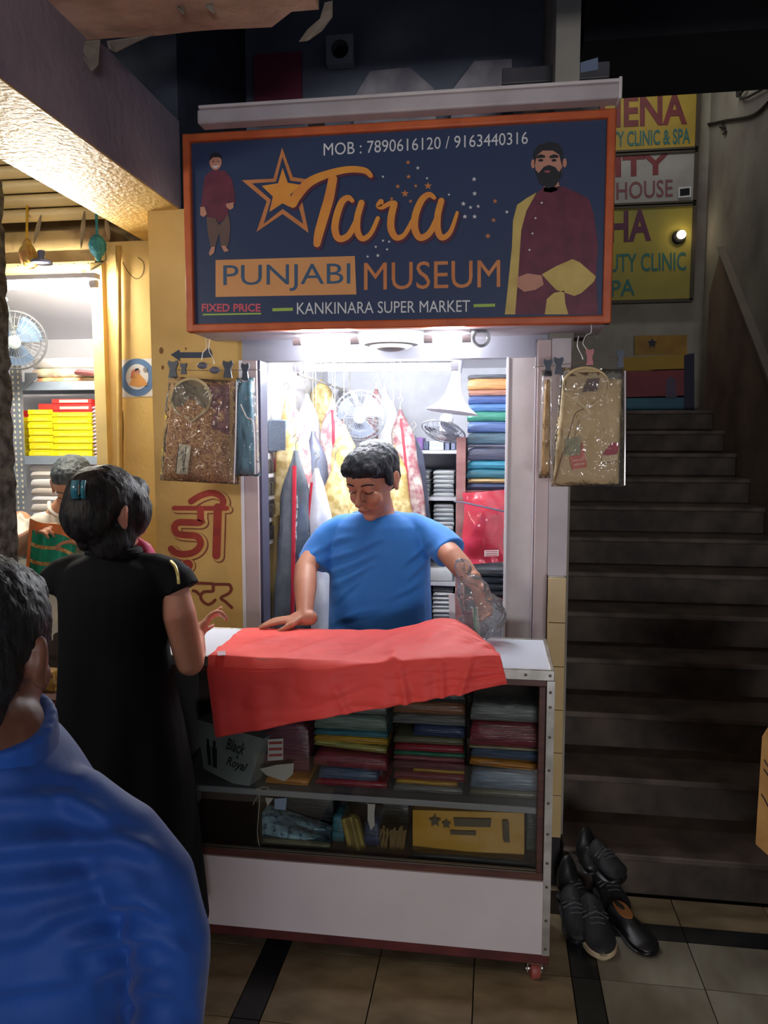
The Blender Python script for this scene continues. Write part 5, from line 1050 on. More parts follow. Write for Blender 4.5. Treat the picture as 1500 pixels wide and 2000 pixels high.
# carton at the right edge
cbm = P('cardboard', (196,148,82), (170,122,62), rough=.7, scale=10)
bxr = root('cardboard_box', at(1520,1690,2.0), 'brown cardboard carton with black writing at the right edge', 'carton')
xa = at(1488,1440,1.95).x; zt2 = at(1490,1437,1.95).z; zb2 = at(1482,1650,1.95).z
m = M(); m.add([(xa-.004, 1.95, zb2), (xa+.0, 1.95, zt2), (xa+.34, 1.93, zt2+.004), (xa+.34, 1.93, zb2-.30), (xa+.16, 2.25, zb2), (xa+.16, 2.25, zt2), (xa+.5, 2.23, zt2), (xa+.5, 2.23, zb2-.30)], [(0,3,2,1),(4,5,6,7),(0,1,5,4),(1,2,6,5),(2,3,7,6),(3,0,4,7)]); B(m, 'carton_body', cbm, bxr, smooth=0, bevel=.003)
inkb = P('box_ink', (60,34,24), rough=.7)
for pts in ([(1493,1484),(1500,1496),(1512,1512)], [(1492,1502),(1500,1514),(1512,1530)], [(1487,1551),(1494,1562),(1501,1576),(1512,1590)]): ribbon('box_print', pts, 3, 1.9485, inkb, bxr, round=False)
tb = root('added_stool', (xa+.18, 2.1, 0), 'added unseen support carrying the cardboard carton at the right edge', 'added_stool')  # support added out of view to hold the carton up
bx('seat', xa+.22, xa+.62, 1.9, 2.3, zb2-.33, zb2-.302, woodd, tb, smooth=0)
for x in (xa+.26, xa+.58):
    for y in (1.94, 2.26): bx('leg', x-.015, x+.015, y-.015, y+.015, 0, zb2-.33, woodd, tb, smooth=0)
# ------------------------------------------------------------------ shoes by the foot of the stairs
blk = P('shoe_black', (26,27,30), (18,19,21), rough=.4, scale=20); blk2 = P('shoe_mesh', (34,35,38), (22,22,25), rough=.7, scale=60)
def shoe(heel, toe, w, hgt, mt, label, sole=None, lining=None, toecap=None, stripe=None, high=0, group='shoes left by the stairs'):
    heel, toe = Vector(heel), Vector(toe); d = toe-heel; Ls = d.length; d.normalize(); s = Vector((d.y, -d.x, 0)); zz = heel.z
    r = root('shoe', (heel+toe)/2, label, 'shoe', group)
    wp = [(0, .55), (.06, .78), (.2, .86), (.42, .80), (.62, .98), (.78, 1.0), (.9, .86), (.97, .62), (1, .28)]
    hp = [(0, .75), (.05, .98), (.18, 1.0), (.35, .86), (.5, .78), (.65, .62), (.8, .48), (.92, .40), (1, .18)]
    def ring(t, z0, z1, k, n=18):
        ww = np.interp(t, *zip(*wp))*w/2*k; c = heel + d*Ls*t; out = []
        for j in range(n):
            a = 2*math.pi*j/n; ca, sa_ = math.cos(a), math.sin(a); q = abs(sa_)**.8*(1 if sa_ > 0 else -1)
            x = ww*abs(ca)**.75*(1 if ca > 0 else -1); zt_ = z0 + (z1-z0)*(q+1)/2
            if q > 0: x *= (1 - .42*q)
            out.append(c + s*x + Vector((0, 0, zt_)))
        return out
    ts_ = [0, .02, .06, .12, .2, .3, .4, .5, .6, .7, .8, .88, .94, .98, 1]; so_ = .018 if sole else .010
    B(M().loft([ring(t, so_, so_ + hgt*np.interp(t, *zip(*hp)) + high*math.exp(-((t-.12)/.2)**2), 1) for t in ts_]), 'upper', mt, r, smooth=60)
    B(M().loft([ring(t, 0, so_+.006, 1.06) for t in ts_]), 'sole', sole or mt, r, smooth=50)
    if lining:
        q = []
        for j in range(20):
            a = 2*math.pi*j/20; t = .27 + .21*math.cos(a); hh = so_ + hgt*np.interp(t, *zip(*hp)) + high*math.exp(-((t-.12)/.2)**2)
            q.append(heel + d*Ls*t + s*(math.sin(a)*w*.25) + Vector((0, 0, hh*.93 + .004)))
        B(M().prism(q, (0, 0, -.004)), 'lining', lining, r, smooth=0)
    if toecap: B(M().loft([ring(t, .012, so_ + hgt*np.interp(t, *zip(*hp))*.55, 1.09) for t in (.8, .86, .92, .97, 1)]), 'toe_bumper', toecap, r, smooth=60)
    if stripe:
        for k_ in (.36, .46): B(M().tube([heel + d*Ls*k_ + s*w*.40*sg_ + Vector((0, 0, so_ + hgt*.55 + hgt*.3*(1-abs(sg_)))) for sg_ in (-1, -.5, 0, .5, 1)], .004, 6), 'stripe', stripe, r)
    if not lining:
        for k_ in (.46, .54, .62): B(M().tube([heel + d*Ls*k_ + s*w*.22*sg_ + Vector((0, 0, so_ + hgt*np.interp(k_, *zip(*hp))*1.0 - .004*abs(sg_))) for sg_ in (-1, 0, 1)], .003, 6), 'lace', P('lace_grey', (70,70,74), rough=.7), r)
    return r
G = lambda x, y, z=0: atz(x, y, z)
bei = P('sole_beige', (206,186,150), (182,160,124), rough=.6); tanl = P('lining_tan', (190,128,74), rough=.6); gr = P('shoe_grey', (62,64,62), rough=.6)
shoe(G(1195,1790), G(1275,1868), .088, .055, blk, 'black leather loafer with tan lining lying nearest the steps', lining=tanl)
shoe(G(1150,1790), G(1178,1876), .098, .075, blk2, 'black sneaker with beige toe bumper nearest the viewer', sole=bei, toecap=bei, stripe=gr)
shoe(G(1112,1772), G(1135,1850), .092, .07, blk2, 'black sneaker squeezed beside the counter castor', sole=blk, stripe=gr)
shoe(G(1176,1735), G(1212,1800), .095, .075, blk2, 'black sneaker with grey edge behind the beige toed one', sole=gr, stripe=gr)
shoe(G(1100,1745), G(1150,1790), .092, .09, blk, 'black ankle shoe at the back of the pile by the pilaster', high=.05)
shoe(G(1160,1700,.147)+Vector((0,.03,0)), G(1215,1735,.147)+Vector((0,.02,0)), .09, .08, blk2, 'black sneaker resting on the lowest step by the wall', sole=blk, stripe=gr)
shoe(G(1110,1690,.147)+Vector((.05,.03,0)), G(1160,1715,.147)+Vector((.02,.02,0)), .09, .08, blk, 'black shoe in the corner of the lowest step', high=.04)
# ================================================================== PEOPLE
def skin(n, c, c2): return P(n, c, c2, rough=.5, scale=9, bump=.04, bscale=90, spec=.4)
def hairm(n, c, c2): return P(n, c, c2, rough=.55, scale=60, stretch=(1,1,.25), bump=.35, bscale=160, spec=.25, lo=.4, hi=.6)
def frame(f, upish=(0,0,1)):
    f = Vector(f).normalized(); r = f.cross(Vector(upish)).normalized(); u = r.cross(f); return Matrix((r, f, u)).transposed()      # columns: right, forward, up
def head_prims(c, R, k=1.0):
    c = Vector(c); T = lambda x, y, z: c + R @ (Vector((x, y, z))*k)
    e = lambda p, r: ('e', T(*p), tuple(v*k for v in r), R)
    pr3 = [e((0,-.008,.02), (.074,.092,.086)), e((0,.028,-.05), (.058,.062,.062)), e((0,.066,-.098), (.024,.020,.018)), e((0,.03,-.085), (.046,.048,.03)), e((0,.074,.03), (.052,.02,.03)),
           ('c', [T(0,.094,.004), T(0,.108,-.018), T(0,.114,-.030)], [.008*k,.010*k,.0125*k]), e((.012,.100,-.034), (.009,.009,.007)), e((-.012,.100,-.034), (.009,.009,.007)),
           e((.034,.064,-.032), (.024,.022,.026)), e((-.034,.064,-.032), (.024,.022,.026)), e((0,.089,-.062), (.023,.010,.0055)), e((0,.087,-.073), (.019,.010,.0065)),
           e((.031,.082,.003), (.016,.010,.008)), e((-.031,.082,.003), (.016,.010,.008)), e((.03,.084,.018), (.02,.009,.006)), e((-.03,.084,.018), (.02,.009,.006))]
    for s in (-1, 1): pr3 += [e((s*.077,-.008,-.006), (.008,.018,.030)), e((s*.083,-.016,.004), (.007,.010,.022)), e((s*.078,-.004,-.030), (.007,.010,.010))]
    return pr3, T
def hand_prims(w, d, n, side, curl=.5, k=1.0, spread=.10, point=False):
    """palm + four unequal bent fingers + thumb leaving the side of the palm; d finger direction, n palm side"""
    w, d = Vector(w), Vector(d).normalized(); n = Vector(n); n = (n - d*n.dot(d)).normalized(); s = d.cross(n)*side; R = Matrix((s, d, n)).transposed()
    out = [('e', w + d*.045*k, (.040*k,.050*k,.0145*k), R), ('c', [w - d*.02*k, w + d*.03*k], [.026*k,.024*k])]
    for i, (o, L) in enumerate(((-.031,.060), (-.0105,.071), (.0105,.076), (.031,.068))):   # little -> index
        c_ = curl*(.15 if (point and i == 3) else 1.0) ; p = w + d*.082*k + s*o*k; dd = (d + s*(o/.03)*spread).normalized(); pts = [p - dd*.02*k, p]; an = 0
        for seg, a in ((.46, .55), (.30, .8), (.24, .6)):
            an += c_*a; pts.append(pts[-1] + (dd*math.cos(an) + n*math.sin(an))*L*seg*k)
        out.append(('c', pts, [.0088*k,.0088*k,.0082*k,.0074*k,.0064*k]))
    p = w + d*.022*k + s*.030*k; td = (d*.62 + s*.72 + n*.3).normalized(); t2 = (d*.9 + s*.25 + n*.35).normalized()
    out.append(('c', [p - td*.015*k, p + td*.022*k, p + td*.022*k + t2*.03*k, p + td*.022*k + t2*.052*k], [.012*k,.0115*k,.0098*k,.0078*k])); return out
def ringp(cx, cy, hwpx, dep, Y, n=26, sq=.86):
    c = at(cx, cy, Y); hw = hwpx/F*Y; out = []
    for j in range(n):
        a = 2*math.pi*j/n; ca, sa_ = math.cos(a), math.sin(a); out.append(c + Vector((hw*math.copysign(abs(ca)**sq, ca), dep*math.copysign(abs(sa_)**sq, sa_), 0)))
    return out
def loftrows(rows, Y, dy=None): return ('l', [ringp(cx, y, hw, d, Y + (dy or (lambda q: 0))(y)) for y, cx, hw, d in rows][::-1])
def face_bits(T, k, par, hair, lip, eye=True):
    for s in (-1, 1):
        B(M().tube(cat_rom([T(s*.050,.076,.020), T(s*.034,.0925,.028), T(s*.014,.0955,.024)], 4), [.0022*k]+[.0034*k]*7+[.0024*k], 6, flat=.7), 'eyebrow', hair, par)
        B(M().tube(cat_rom([T(s*.046,.082,-.001), T(s*.032,.0925,-.0045), T(s*.018,.0905,-.001)], 4), .0014*k, 6), 'eyelash', hair, par)
    B(M().tube(cat_rom([T(-.022,.0885,-.066), T(-.008,.0985,-.0655), T(.008,.0985,-.0655), T(.022,.0885,-.066)], 4), [.002*k]+[.0052*k]*11+[.002*k], 8, flat=.6), 'lips', lip, par)
def topx(c):
    v = c - np.array(CAM); w = v @ np.array(FW); return 750 + F*(v @ np.array(RT))/w, 1000 - F*(v @ np.array(UP))/w
def ridges(c, n, lines, A, wd, ysign=-1):
    """soft cloth folds: raised along drawn lines with a hollow below each, only on the side turned to the lane"""
    px, py = topx(c); d = np.zeros(len(c)); vis = np.clip(-n[:,1]*2.2, 0, 1)
    for pts, a in lines:
        xs = [p[0] for p in pts]; yl = np.interp(px, xs, [p[1] for p in pts]); q = py - yl; f = np.clip((px-xs[0]+12)/40, 0, 1)*np.clip((xs[-1]+12-px)/40, 0, 1)
        d += a*A*f*(np.exp(-(q/wd)**2) - .75*np.exp(-((q-1.9*wd)/(1.1*wd))**2))
    return d*vis
# ------------------------------------------------------------------ salesman in the blue T-shirt
sk = skin('skin_warm', (190,134,108), (174,116,92)); hb = hairm('hair_black', (34,38,46), (18,20,26))
YM = 2.76
sal = root('person', (at(740,1500,YM).x, YM, 0), 'man in a plain blue T-shirt leaning over the counter with one hand on it', 'person')
HR = frame((-.34, -.84, -.42)); hc = at(729,936,2.70); K = 1.10
hp3, T = head_prims(hc, HR, K)
handL = atz(600,1203,.955); handL.y = 2.475; elL = at(597,1112,2.66); shL = at(645,1038,YM)
handR = at(930,1140,2.56); elR = at(884,1088,2.64); shR = at(832,1036,YM)
body = hp3 + [('c', [at(736,985,2.735), at(738,1012,YM)], [.058,.066]), loftrows([(1005,738,60,.06),(1030,739,82,.08),(1100,740,86,.095),(1200,740,88,.105),(1290,740,88,.10)], YM),
    ('c', [shL, at(614,1082,2.71), elL], [.034,.040,.041]), ('c', [elL, elL.lerp(handL, .35), handL], [.040,.041,.026]),
    ('c', [shR, at(862,1064,2.71), elR], [.034,.040,.041]), ('c', [elR, elR.lerp(handR, .4), handR], [.040,.039,.026])]
body += hand_prims(handL, Vector((-1, -.10, -.10)), (0, 0, -1), 1, .18, .98, .12) + hand_prims(handR, Vector((.35, -.3, -.85)), (-.6, -.6, 0), -1, .75, .98)
xm = at(740,1300,YM).x
for s in (-1, 1): body += [('c', [(xm+s*.09, YM, .86), (xm+s*.10, YM, .48), (xm+s*.10, YM+.02, .09)], [.085,.062,.04]), ('c', [(xm+s*.10, YM+.02, .045), (xm+s*.11, YM-.12, .035)], [.040,.034])]
blob('body', body, sk, sal, voxel=.0047, smooth=3)
face_bits(T, K, sal, hb, skin('lips_warm', (164,96,86), (150,84,76)))
E_ = lambda p, r: ('e', T(*p), tuple(v*K for v in r), HR)
def hairnoise(a): return lambda c, n: a*.6*vnoise(c, (60,60,30), 3) + a*.5*vnoise(c, (150,150,60), 8)
blob('hair', [E_((0,-.02,.042), (.083,.096,.080)), E_((0,.018,.062), (.076,.072,.058)), E_((-.035,.062,.066), (.036,.028,.026)), E_((0,.072,.064), (.038,.024,.026)), E_((.035,.060,.064), (.036,.028,.028)), E_((0,-.055,.0), (.068,.052,.07)), E_((.072,.016,.022), (.012,.022,.036)), E_((-.072,.016,.022), (.012,.022,.036))], hb, sal, voxel=.005, smooth=1, fold=hairnoise(.006))
blue = P('tshirt_blue', (44,124,206), (38,112,194), rough=.75, scale=5, sheen=.2, bump=.05, bscale=240)
TF = [([(640,1092),(690,1078),(745,1052)], 1), ([(648,1118),(690,1102),(735,1080)], .9), ([(655,1142),(690,1124),(722,1104)], .9), ([(660,1172),(682,1148),(706,1126)], .8), ([(640,1062),(665,1052),(700,1046)], .8), ([(790,1100),(812,1082),(836,1060)], .8), ([(800,1128),(822,1104),(842,1080)], .8), ([(650,1216),(700,1196),(740,1190)], .5), ([(760,1168),(800,1150),(836,1128)], .5), ([(606,1084),(620,1074),(640,1068)], .7), ([(850,1076),(866,1062),(880,1054)], .7)]
def tfold(c, n): return ridges(c, n, TF, .0065, 6.0) + .004*vnoise(c, (8,8,4), 6) + .002*vnoise(c, (22,22,12), 9)
sr = [(1002,737,50,.062),(1012,738,74,.074),(1026,739,92,.088),(1045,740,99,.098),(1075,741,101,.108),(1110,741,101,.116),(1160,742,103,.128),(1215,743,105,.134),(1290,743,106,.128),(1320,743,104,.122)]
blob('tshirt', [loftrows(sr, YM), ('c', [at(705,1022,YM), at(668,1030,YM), at(646,1044,YM-.005)], [.044,.050,.053]), ('t', [at(652,1036,YM), at(638,1052,YM-.01), at(622,1080,YM-.03), at(611,1104,YM-.055)], [.050,.056,.060,.062]), ('c', [at(770,1022,YM), at(808,1028,YM), at(832,1040,YM-.005)], [.044,.050,.053]), ('t', [at(824,1034,YM), at(842,1046,YM-.012), at(864,1064,YM-.035), at(880,1080,YM-.065)], [.050,.056,.061,.063])], blue, sal, voxel=.005, smooth=8, fold=tfold, post=1)
B(M().tube([at(737 + 46*math.sin(a), 1003 + 3*math.cos(a) + (8 if math.cos(a) > 0 else 0), YM - .066*math.cos(a)) for a in np.linspace(0, 2*math.pi, 30)], .006, 8), 'collar_rib', blue, sal)
blob('trousers', [('l', [ringp(742, 1300, 100, .12, YM), ringp(742, 1345, 106, .13, YM)][::-1])] + [q for s in (-1, 1) for q in [('c', [(xm+s*.085, YM, .78), (xm+s*.10, YM, .48), (xm+s*.10, YM+.02, .10)], [.105,.08,.066])]], P('jeans_dark', (48,54,70), (38,42,56), rough=.8), sal, voxel=.008, smooth=3)
# ------------------------------------------------------------------ woman in black seen from behind
YWo = 1.88; WX = lambda px: at(px, 1300, YWo).x
wom = root('person', (WX(235), YWo, 0), 'woman in a long black sleeveless kurta seen from behind with a teal hair clip', 'person')
wsk = skin('skin_light', (206,148,122), (190,128,104))
wc = at(212,1002,1.865); WR = frame((.42, .86, -.22)); WK = 1.0
wp3, WT = head_prims(wc, WR, WK)
el = at(371,1292,1.90); hw = atz(386,1228,1.035); hw.y = 2.14; hw = at(384,1240,2.11)
wb = wp3 + [('c', [at(216,1055,1.87), at(222,1095,YWo)], [.048,.055]), loftrows([(1090,226,60,.06),(1130,228,100,.08),(1250,228,92,.085),(1400,232,110,.10)], YWo),
     ('c', [at(334,1130,YWo), at(350,1200,1.875), el], [.036,.044,.038]), ('c', [el, el.lerp(hw, .4), hw], [.037,.036,.023]),
     ('c', [at(134,1130,YWo), at(146,1220,2.0), at(158,1290,2.10)], [.034,.036,.033]), ('c', [at(158,1290,2.10), at(196,1270,2.22)], [.033,.023])]
wb += hand_prims(hw, Vector((.34, .62, .62)), (.75, .1, -.5), 1, 1.0, .82, .06, point=True) + hand_prims(at(196,1270,2.22), (.6, .6, .1), (0, 0, -1), -1, .5, .9)
for s in (-1, 1): wb += [('c', [(WX(235)+s*.075, YWo, .72), (WX(238)+s*.075, YWo, .40), (WX(240)+s*.075, YWo, .08)], [.075,.052,.034]), ('c', [(WX(240)+s*.075, YWo-.01, .04), (WX(240)+s*.08, YWo+.13, .032)], [.034,.030])]
blob('body', wb, wsk, wom, voxel=.005, smooth=3)
hw_ = hairm('hair_dark_brown', (40,36,36), (20,19,22))
We = lambda p, r: ('e', WT(*p), tuple(v*WK for v in r), WR)
blob('hair', [We((0,-.02,.03), (.086,.104,.092)), We((0,-.062,-.01), (.078,.06,.075)), We((.05,.03,.01), (.04,.06,.07)), We((-.05,.03,.01), (.04,.06,.07)), We((0,.05,.07), (.06,.05,.04)),
    ('e', at(160,968,1.80), (.042,.034,.048)), ('e', at(150,1000,1.80), (.030,.028,.034)), ('e', at(158,1030,1.80), (.028,.026,.030)), ('e', at(165,1058,1.81), (.020,.018,.024)), ('e', at(188,1030,1.81), (.05,.04,.05)), ('e', at(214,1056,1.83), (.056,.045,.05)), ('e', at(240,1040,1.85), (.035,.04,.05)), ('e', at(258,980,1.89), (.036,.05,.058)), ('e', at(272,1000,1.90), (.016,.02,.034))],
    hw_, wom, voxel=.005, smooth=1, fold=lambda c, n: .0045*vnoise(c, (30,30,20), 2) + .002*vnoise(c, (120,120,50), 5))
B(M().ring(at(252,1022,1.845), (1,.2,0), (0,0,1), .008, .0035, 16, 6), 'earring', P('earring_silver', (206,206,210), rough=.2, metal=.9), wom)
tealc = P('clip_teal', (58,132,150), (40,104,124), rough=.3, coat=.6)
cp_ = root('hair_clip', at(152,955,1.755), 'teal claw clip in the hair of the woman in black', 'hair clip')
cpx = []
for px, w in ((147, 9), (163, 5)):
    B(M().grid(lambda u, v, px=px, w=w: at(px + (u-.5)*w*1.6 - 2*math.sin(v*3.14), 938 + 36*v, 1.752 - .010*math.sin(math.pi*v) - .004*math.sin(math.pi*u)), 6, 10, th=(0, .004, 0)), 'claw', tealc, cp_)
    for i in range(4): B(M().tube(cat_rom([at(px, 942+9*i, 1.748), at(px+(6 if px < 155 else -6), 944+9*i, 1.752), at(155, 945+9*i, 1.762)], 3), .0016, 5), 'claw_tooth', tealc, cp_)
B(M().tube([at(154,946,1.746), at(154,966,1.746)], .003, 8), 'hinge', P('rivet_dark'), cp_)
blackf = P('kurta_black', (15,16,20), (11,12,15), rough=.85, scale=4, sheen=0, spec=.2, bump=.05, bscale=200)
drs = [(1074,220,40,.05),(1086,222,58,.066),(1100,225,98,.078),(1118,227,124,.088),(1150,228,126,.096),(1200,226,120,.10),(1260,224,116,.10),(1330,226,124,.108),(1400,231,136,.118),(1500,236,150,.13),(1620,240,162,.145),(1740,244,172,.16),(1812,246,176,.165)]
def wfold(c, n):
    x, z = c[:,0], c[:,2]; lowk = np.clip((1.05-z)/.7, 0, 1)
    return lowk*.012*np.sin(x*46 + 2*np.sin(z*3)) + .004*vnoise(c, (7,7,4), 3)
blob('kurta', [loftrows(drs, YWo), ('c', [at(250,1108,YWo), at(305,1114,YWo), at(332,1124,YWo)], [.040,.046,.048]), ('t', [at(328,1120,YWo), at(344,1134,YWo), at(354,1154,1.878)], [.046,.050,.051]), ('c', [at(205,1108,YWo), at(150,1114,YWo), at(124,1124,YWo)], [.040,.046,.048]), ('t', [at(128,1120,YWo), at(112,1134,YWo), at(104,1154,1.878)], [.046,.050,.051])], blackf, wom, voxel=.0065, smooth=5, fold=wfold)
B(M().tube([at(222 + 48*math.sin(a), 1076 + 6*math.cos(a), YWo - .060*math.cos(a)) for a in np.linspace(0, 2*math.pi, 24)], .013, 8), 'collar', blackf, wom)
B(M().tube(cat_rom([at(334,1096,1.84), at(342,1106,1.815), at(347,1122,1.80), at(349,1140,1.80)], 5), .004, 8), 'gold_strap', P('strap_gold', (214,196,122), (180,160,92), rough=.35, metal=.3), wom)
blob('dupatta', [('c', [at(262,1052,1.95), at(274,1074,1.96), at(284,1092,1.97)], [.018,.026,.03])], P('dupatta_pink', (206,70,112), (176,48,92), rough=.6, scale=20), wom, voxel=.006, smooth=2, fold=lambda c, n: .005*np.sin(c[:,0]*160))
# ------------------------------------------------------------------ man in the blue shirt, nearest the camera
YF = .82
fm = root('person', (at(-30,1700,YF).x, YF, 0), 'man in a royal blue shirt seen from behind at the lower left edge', 'person')
fsk = skin('skin_deep', (112,74,58), (92,58,46))
fc = at(-45,1280,.80); FR = frame((-.12, .95, -.16)); FK = 1.0
fp3, FT = head_prims(fc, FR, FK)
fx = at(-30,1700,YF).x
fb = fp3 + [('c', [FT(0,-.02,-.07), at(-5,1430,.80), at(-8,1475,.82)], [.056,.054,.058]), loftrows([(1470,-10,100,.05),(1560,-20,180,.07),(1750,-25,220,.08),(2000,-28,220,.085)], YF),
     ('c', [at(250,1720,YF), at(325,1850,.82), at(328,2100,.85)], [.024,.026,.032]), ('c', [at(330,2100,.85), at(250,2120,1.03)], [.04,.026]), ('c', [at(-300,1720,YF), at(-375,1850,.82), at(-382,2100,.85)], [.024,.026,.032]), ('c', [at(-390,2100,.85), at(-300,2120,1.03)], [.04,.026])]
fb += hand_prims(at(250,2120,1.03), (-.2, .9, .1), (0, 0, -1), 1, .5, 1) + hand_prims(at(-300,2120,1.03), (.2, .9, .1), (0, 0, -1), -1, .5, 1)
for s in (-1, 1): fb += [('c', [(fx+s*.09, YF, .72), (fx+s*.10, YF, .40), (fx+s*.10, YF, .08)], [.085,.058,.038]), ('c', [(fx+s*.10, YF-.01, .042), (fx+s*.11, YF+.14, .034)], [.038,.033])]
blob('body', fb, fsk, fm, voxel=.005, smooth=3)
Fe = lambda p, r: ('e', FT(*p), tuple(v*FK for v in r), FR)
blob('hair', [Fe((0,-.012,.034), (.082,.1,.088)), Fe((0,-.05,-.004), (.075,.062,.078)), Fe((0,-.055,-.05), (.062,.045,.05)), Fe((0,.04,.07), (.06,.05,.04)), Fe((.05,.0,.03), (.03,.05,.045)), Fe((-.05,.0,.03), (.03,.05,.045))], hairm('hair_short_black', (32,34,38), (16,17,20)), fm, voxel=.005, smooth=1, fold=lambda c, n: .002*vnoise(c, (110,110,70), 2) + .002*vnoise(c, (220,220,120), 5))
shb = P('shirt_royal', (6,72,158), (4,58,132), rough=.7, scale=6, sheen=.15, bump=.05, bscale=260)
frs = [(1408,4,62,.062),(1428,2,84,.070),(1450,-4,122,.078),(1490,-10,172,.088),(1540,-14,222,.098),(1600,-18,276,.106),(1660,-22,318,.110),(1720,-24,350,.112),(1790,-26,366,.112),(1880,-28,356,.112),(2000,-28,350,.112),(2150,-28,330,.115),(2350,-28,330,.12)]
FFL = [([(-200,1520),(0,1512),(90,1500),(150,1490)], .6), ([(-250,1572),(0,1560),(120,1556),(215,1600)], .9), ([(-300,1668),(-60,1662),(100,1648),(230,1640),(310,1668)], 1.2), ([(-300,1752),(0,1742),(120,1728),(210,1702)], .8), ([(60,1798),(180,1764),(270,1752),(335,1790)], 1.1), ([(130,1846),(240,1822),(310,1826),(372,1866)], 1.1), ([(180,1896),(270,1872),(330,1880),(384,1916)], 1.0), ([(210,1944),(290,1924),(340,1932),(392,1960)], .9), ([(-260,1850),(-60,1840),(110,1816)], .7), ([(-260,1930),(0,1926),(170,1900)], .7), ([(30,1440),(60,1462),(110,1480)], .6)]
def ffold(c, n): return ridges(c, n, FFL, .0085, 20) + .005*vnoise(c, (7,7,12), 9)
blob('shirt', [loftrows(frs, YF), ('c', [at(150,1580,YF), at(235,1640,YF), at(300,1725,YF), at(334,1830,.82), at(330,1990,.83), at(322,2110,.85)], [.048,.049,.048,.046,.044,.042]), ('c', [at(-200,1580,YF), at(-285,1640,YF), at(-350,1725,YF), at(-380,1830,.82), at(-388,1990,.83), at(-382,2110,.85)], [.048,.049,.048,.046,.044,.042])], shb, fm, voxel=.005, smooth=6, fold=ffold, post=5)
blob('collar', [('t', [at(-6,1400,.80), at(-6,1425,.805), at(-8,1455,.81)], [.066,.068,.072])], shb, fm, voxel=.005, smooth=2)
m = M(); pts = [at(x, y, .84 - .0) for x, y in ((-150,1560),(0,1570),(120,1555),(230,1590),(285,1640))]
blob('trousers', [('l', [ringp(-28, 2250, 300, .115, YF), ringp(-28, 2420, 310, .12, YF)][::-1])] + [('c', [(fx+s*.09, YF, .62), (fx+s*.10, YF, .38), (fx+s*.10, YF, .09)], [.10,.075,.06]) for s in (-1, 1)], P('trousers_black', (30,32,38), rough=.8), fm, voxel=.009, smooth=3)
# ------------------------------------------------------------------ shopkeeper in white in the saree shop
YZ = 3.0
zm = root('person', (at(100,1300,YZ).x, YZ, 0), 'man in a white shirt in the left shop showing a green saree', 'person')
zsk = skin('skin_tan', (204,150,116), (186,130,98)); zc = at(142,948,2.94); ZR = frame((.30, -.78, -.50)); ZK = 1.0
zp3, ZT_ = head_prims(zc, ZR, ZK); zx = at(100,1300,YZ).x
zh = at(66,1044,2.77); ze = at(36,1066,2.88)
zb3 = zp3 + [('c', [at(132,990,2.98), at(118,1010,YZ)], [.056,.062]), loftrows([(1005,112,44,.06),(1030,105,74,.08),(1120,104,76,.09),(1230,104,78,.09)], YZ), ('c', [at(40,1020,YZ), ze], [.048,.042]), ('c', [ze, zh], [.04,.027]), ('c', [at(172,1020,YZ), at(186,1080,2.93)], [.048,.04]), ('c', [at(186,1080,2.93), at(174,1062,2.79)], [.04,.026])]
zb3 += hand_prims(zh, (.75, -.35, .35), (.2, .3, -.9), 1, .85, .95) + hand_prims(at(174,1062,2.79), (-.6, -.4, .2), (.2, .3, -.9), -1, .85, .95)
for s in (-1, 1): zb3 += [('c', [(zx+s*.085, YZ, .8), (zx+s*.095, YZ, .45), (zx+s*.095, YZ, .08)], [.085,.058,.038]), ('c', [(zx+s*.095, YZ, .042), (zx+s*.1, YZ-.14, .034)], [.038,.033])]
blob('body', zb3, zsk, zm, voxel=.005, smooth=3)
face_bits(ZT_, ZK, zm, hairm('hair_grey', (96,104,106), (60,66,70)), skin('lips_warm', (164,96,86), (150,84,76)))
Ze = lambda p, r: ('e', ZT_(*p), tuple(v*ZK for v in r), ZR)
blob('hair', [Ze((0,-.02,.042), (.082,.094,.076)), Ze((0,.02,.062), (.07,.062,.05)), Ze((0,-.05,.0), (.07,.055,.07))], MATS['hair_grey'], zm, voxel=.005, smooth=1, fold=lambda c, n: .003*vnoise(c, (110,110,70), 2))
whs = P('shirt_white', (236,230,214), (220,212,196), rough=.75, scale=5)
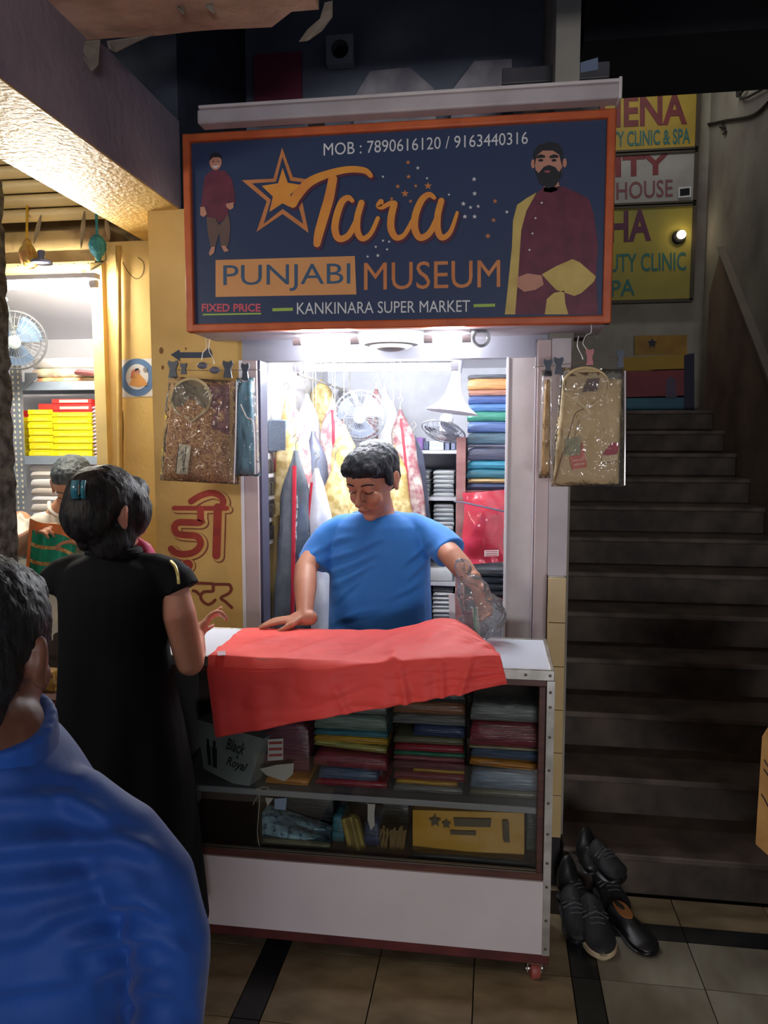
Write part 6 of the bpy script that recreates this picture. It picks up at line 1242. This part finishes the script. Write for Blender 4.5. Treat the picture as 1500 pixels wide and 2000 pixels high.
blob('shirt', [loftrows([(1000,116,36,.065),(1010,112,56,.078),(1030,106,80,.09),(1070,104,82,.1),(1140,104,84,.105),(1240,104,86,.105)], YZ), ('t', [at(58,1022,YZ), at(40,1034,YZ-.02), at(32,1058,YZ-.09), at(36,1070,YZ-.12)], [.062,.064,.062,.060]), ('t', [at(156,1022,YZ), at(176,1040,YZ-.02), at(188,1075,YZ-.05)], [.062,.063,.06])], whs, zm, voxel=.006, smooth=4, fold=lambda c, n: .003*np.sin((c[:,2]+.5*c[:,0])*50) + .004*vnoise(c, (8,8,8), 2))
B(M().tube(cat_rom([at(96,980,2.955), at(97,994,2.92), at(108,1004,2.91), at(122,1008,2.91)], 5), .008, 8, flat=.6), 'collar', whs, zm)
blob('trousers', [('l', [ringp(104, 1225, 80, .1, YZ), ringp(104, 1270, 84, .105, YZ)][::-1])] + [('c', [(zx+s*.085, YZ, .74), (zx+s*.095, YZ, .42), (zx+s*.095, YZ, .1)], [.1,.075,.06]) for s in (-1, 1)], P('trousers_brown', (74,62,54), rough=.8), zm, voxel=.009, smooth=3)
# the green saree he holds up
sar = root('green_saree', at(100,1150,2.73), 'green saree with orange border and gold stripes held up by the shopkeeper', 'saree')
def sp_(u, v, o=0): return at(58 + 92*u - 10*v, 1012 + 24*u + v*128 + 3*math.sin(u*7), 2.73 - .014*math.sin(u*11 + v*2) - .01*v + o)
grn = P('saree_green', (16,172,128), (10,148,108), rough=.5, scale=12, stretch=(8,8,.6), sheen=.2)
B(M().grid(lambda u, v: sp_(u, v), 40, 30, th=(0, .003, 0)), 'saree_body', grn, sar, smooth=60)
orb = P('saree_orange', (246,146,74), (232,120,60), rough=.5, scale=14); gob = P('saree_gold_band', (236,196,120), (206,130,66), rough=.35, scale=60, lo=.4, hi=.6)
def band(n, u0, u1, v0, v1, mt): B(M().grid(lambda u, v: sp_(u0 + (u1-u0)*u, v0 + (v1-v0)*v, -.0022), 40 if u1-u0 > .5 else 3, 4 if u1-u0 > .5 else 30, th=(0, .0012, 0)), n, mt, sar, smooth=60)
band('top_border', 0, 1, 0, .15, orb); band('side_border', -.0, .07, .15, 1, orb); band('gold_stripe', .07, 1, .34, .395, gob); band('gold_stripe', .07, 1, .59, .645, gob)
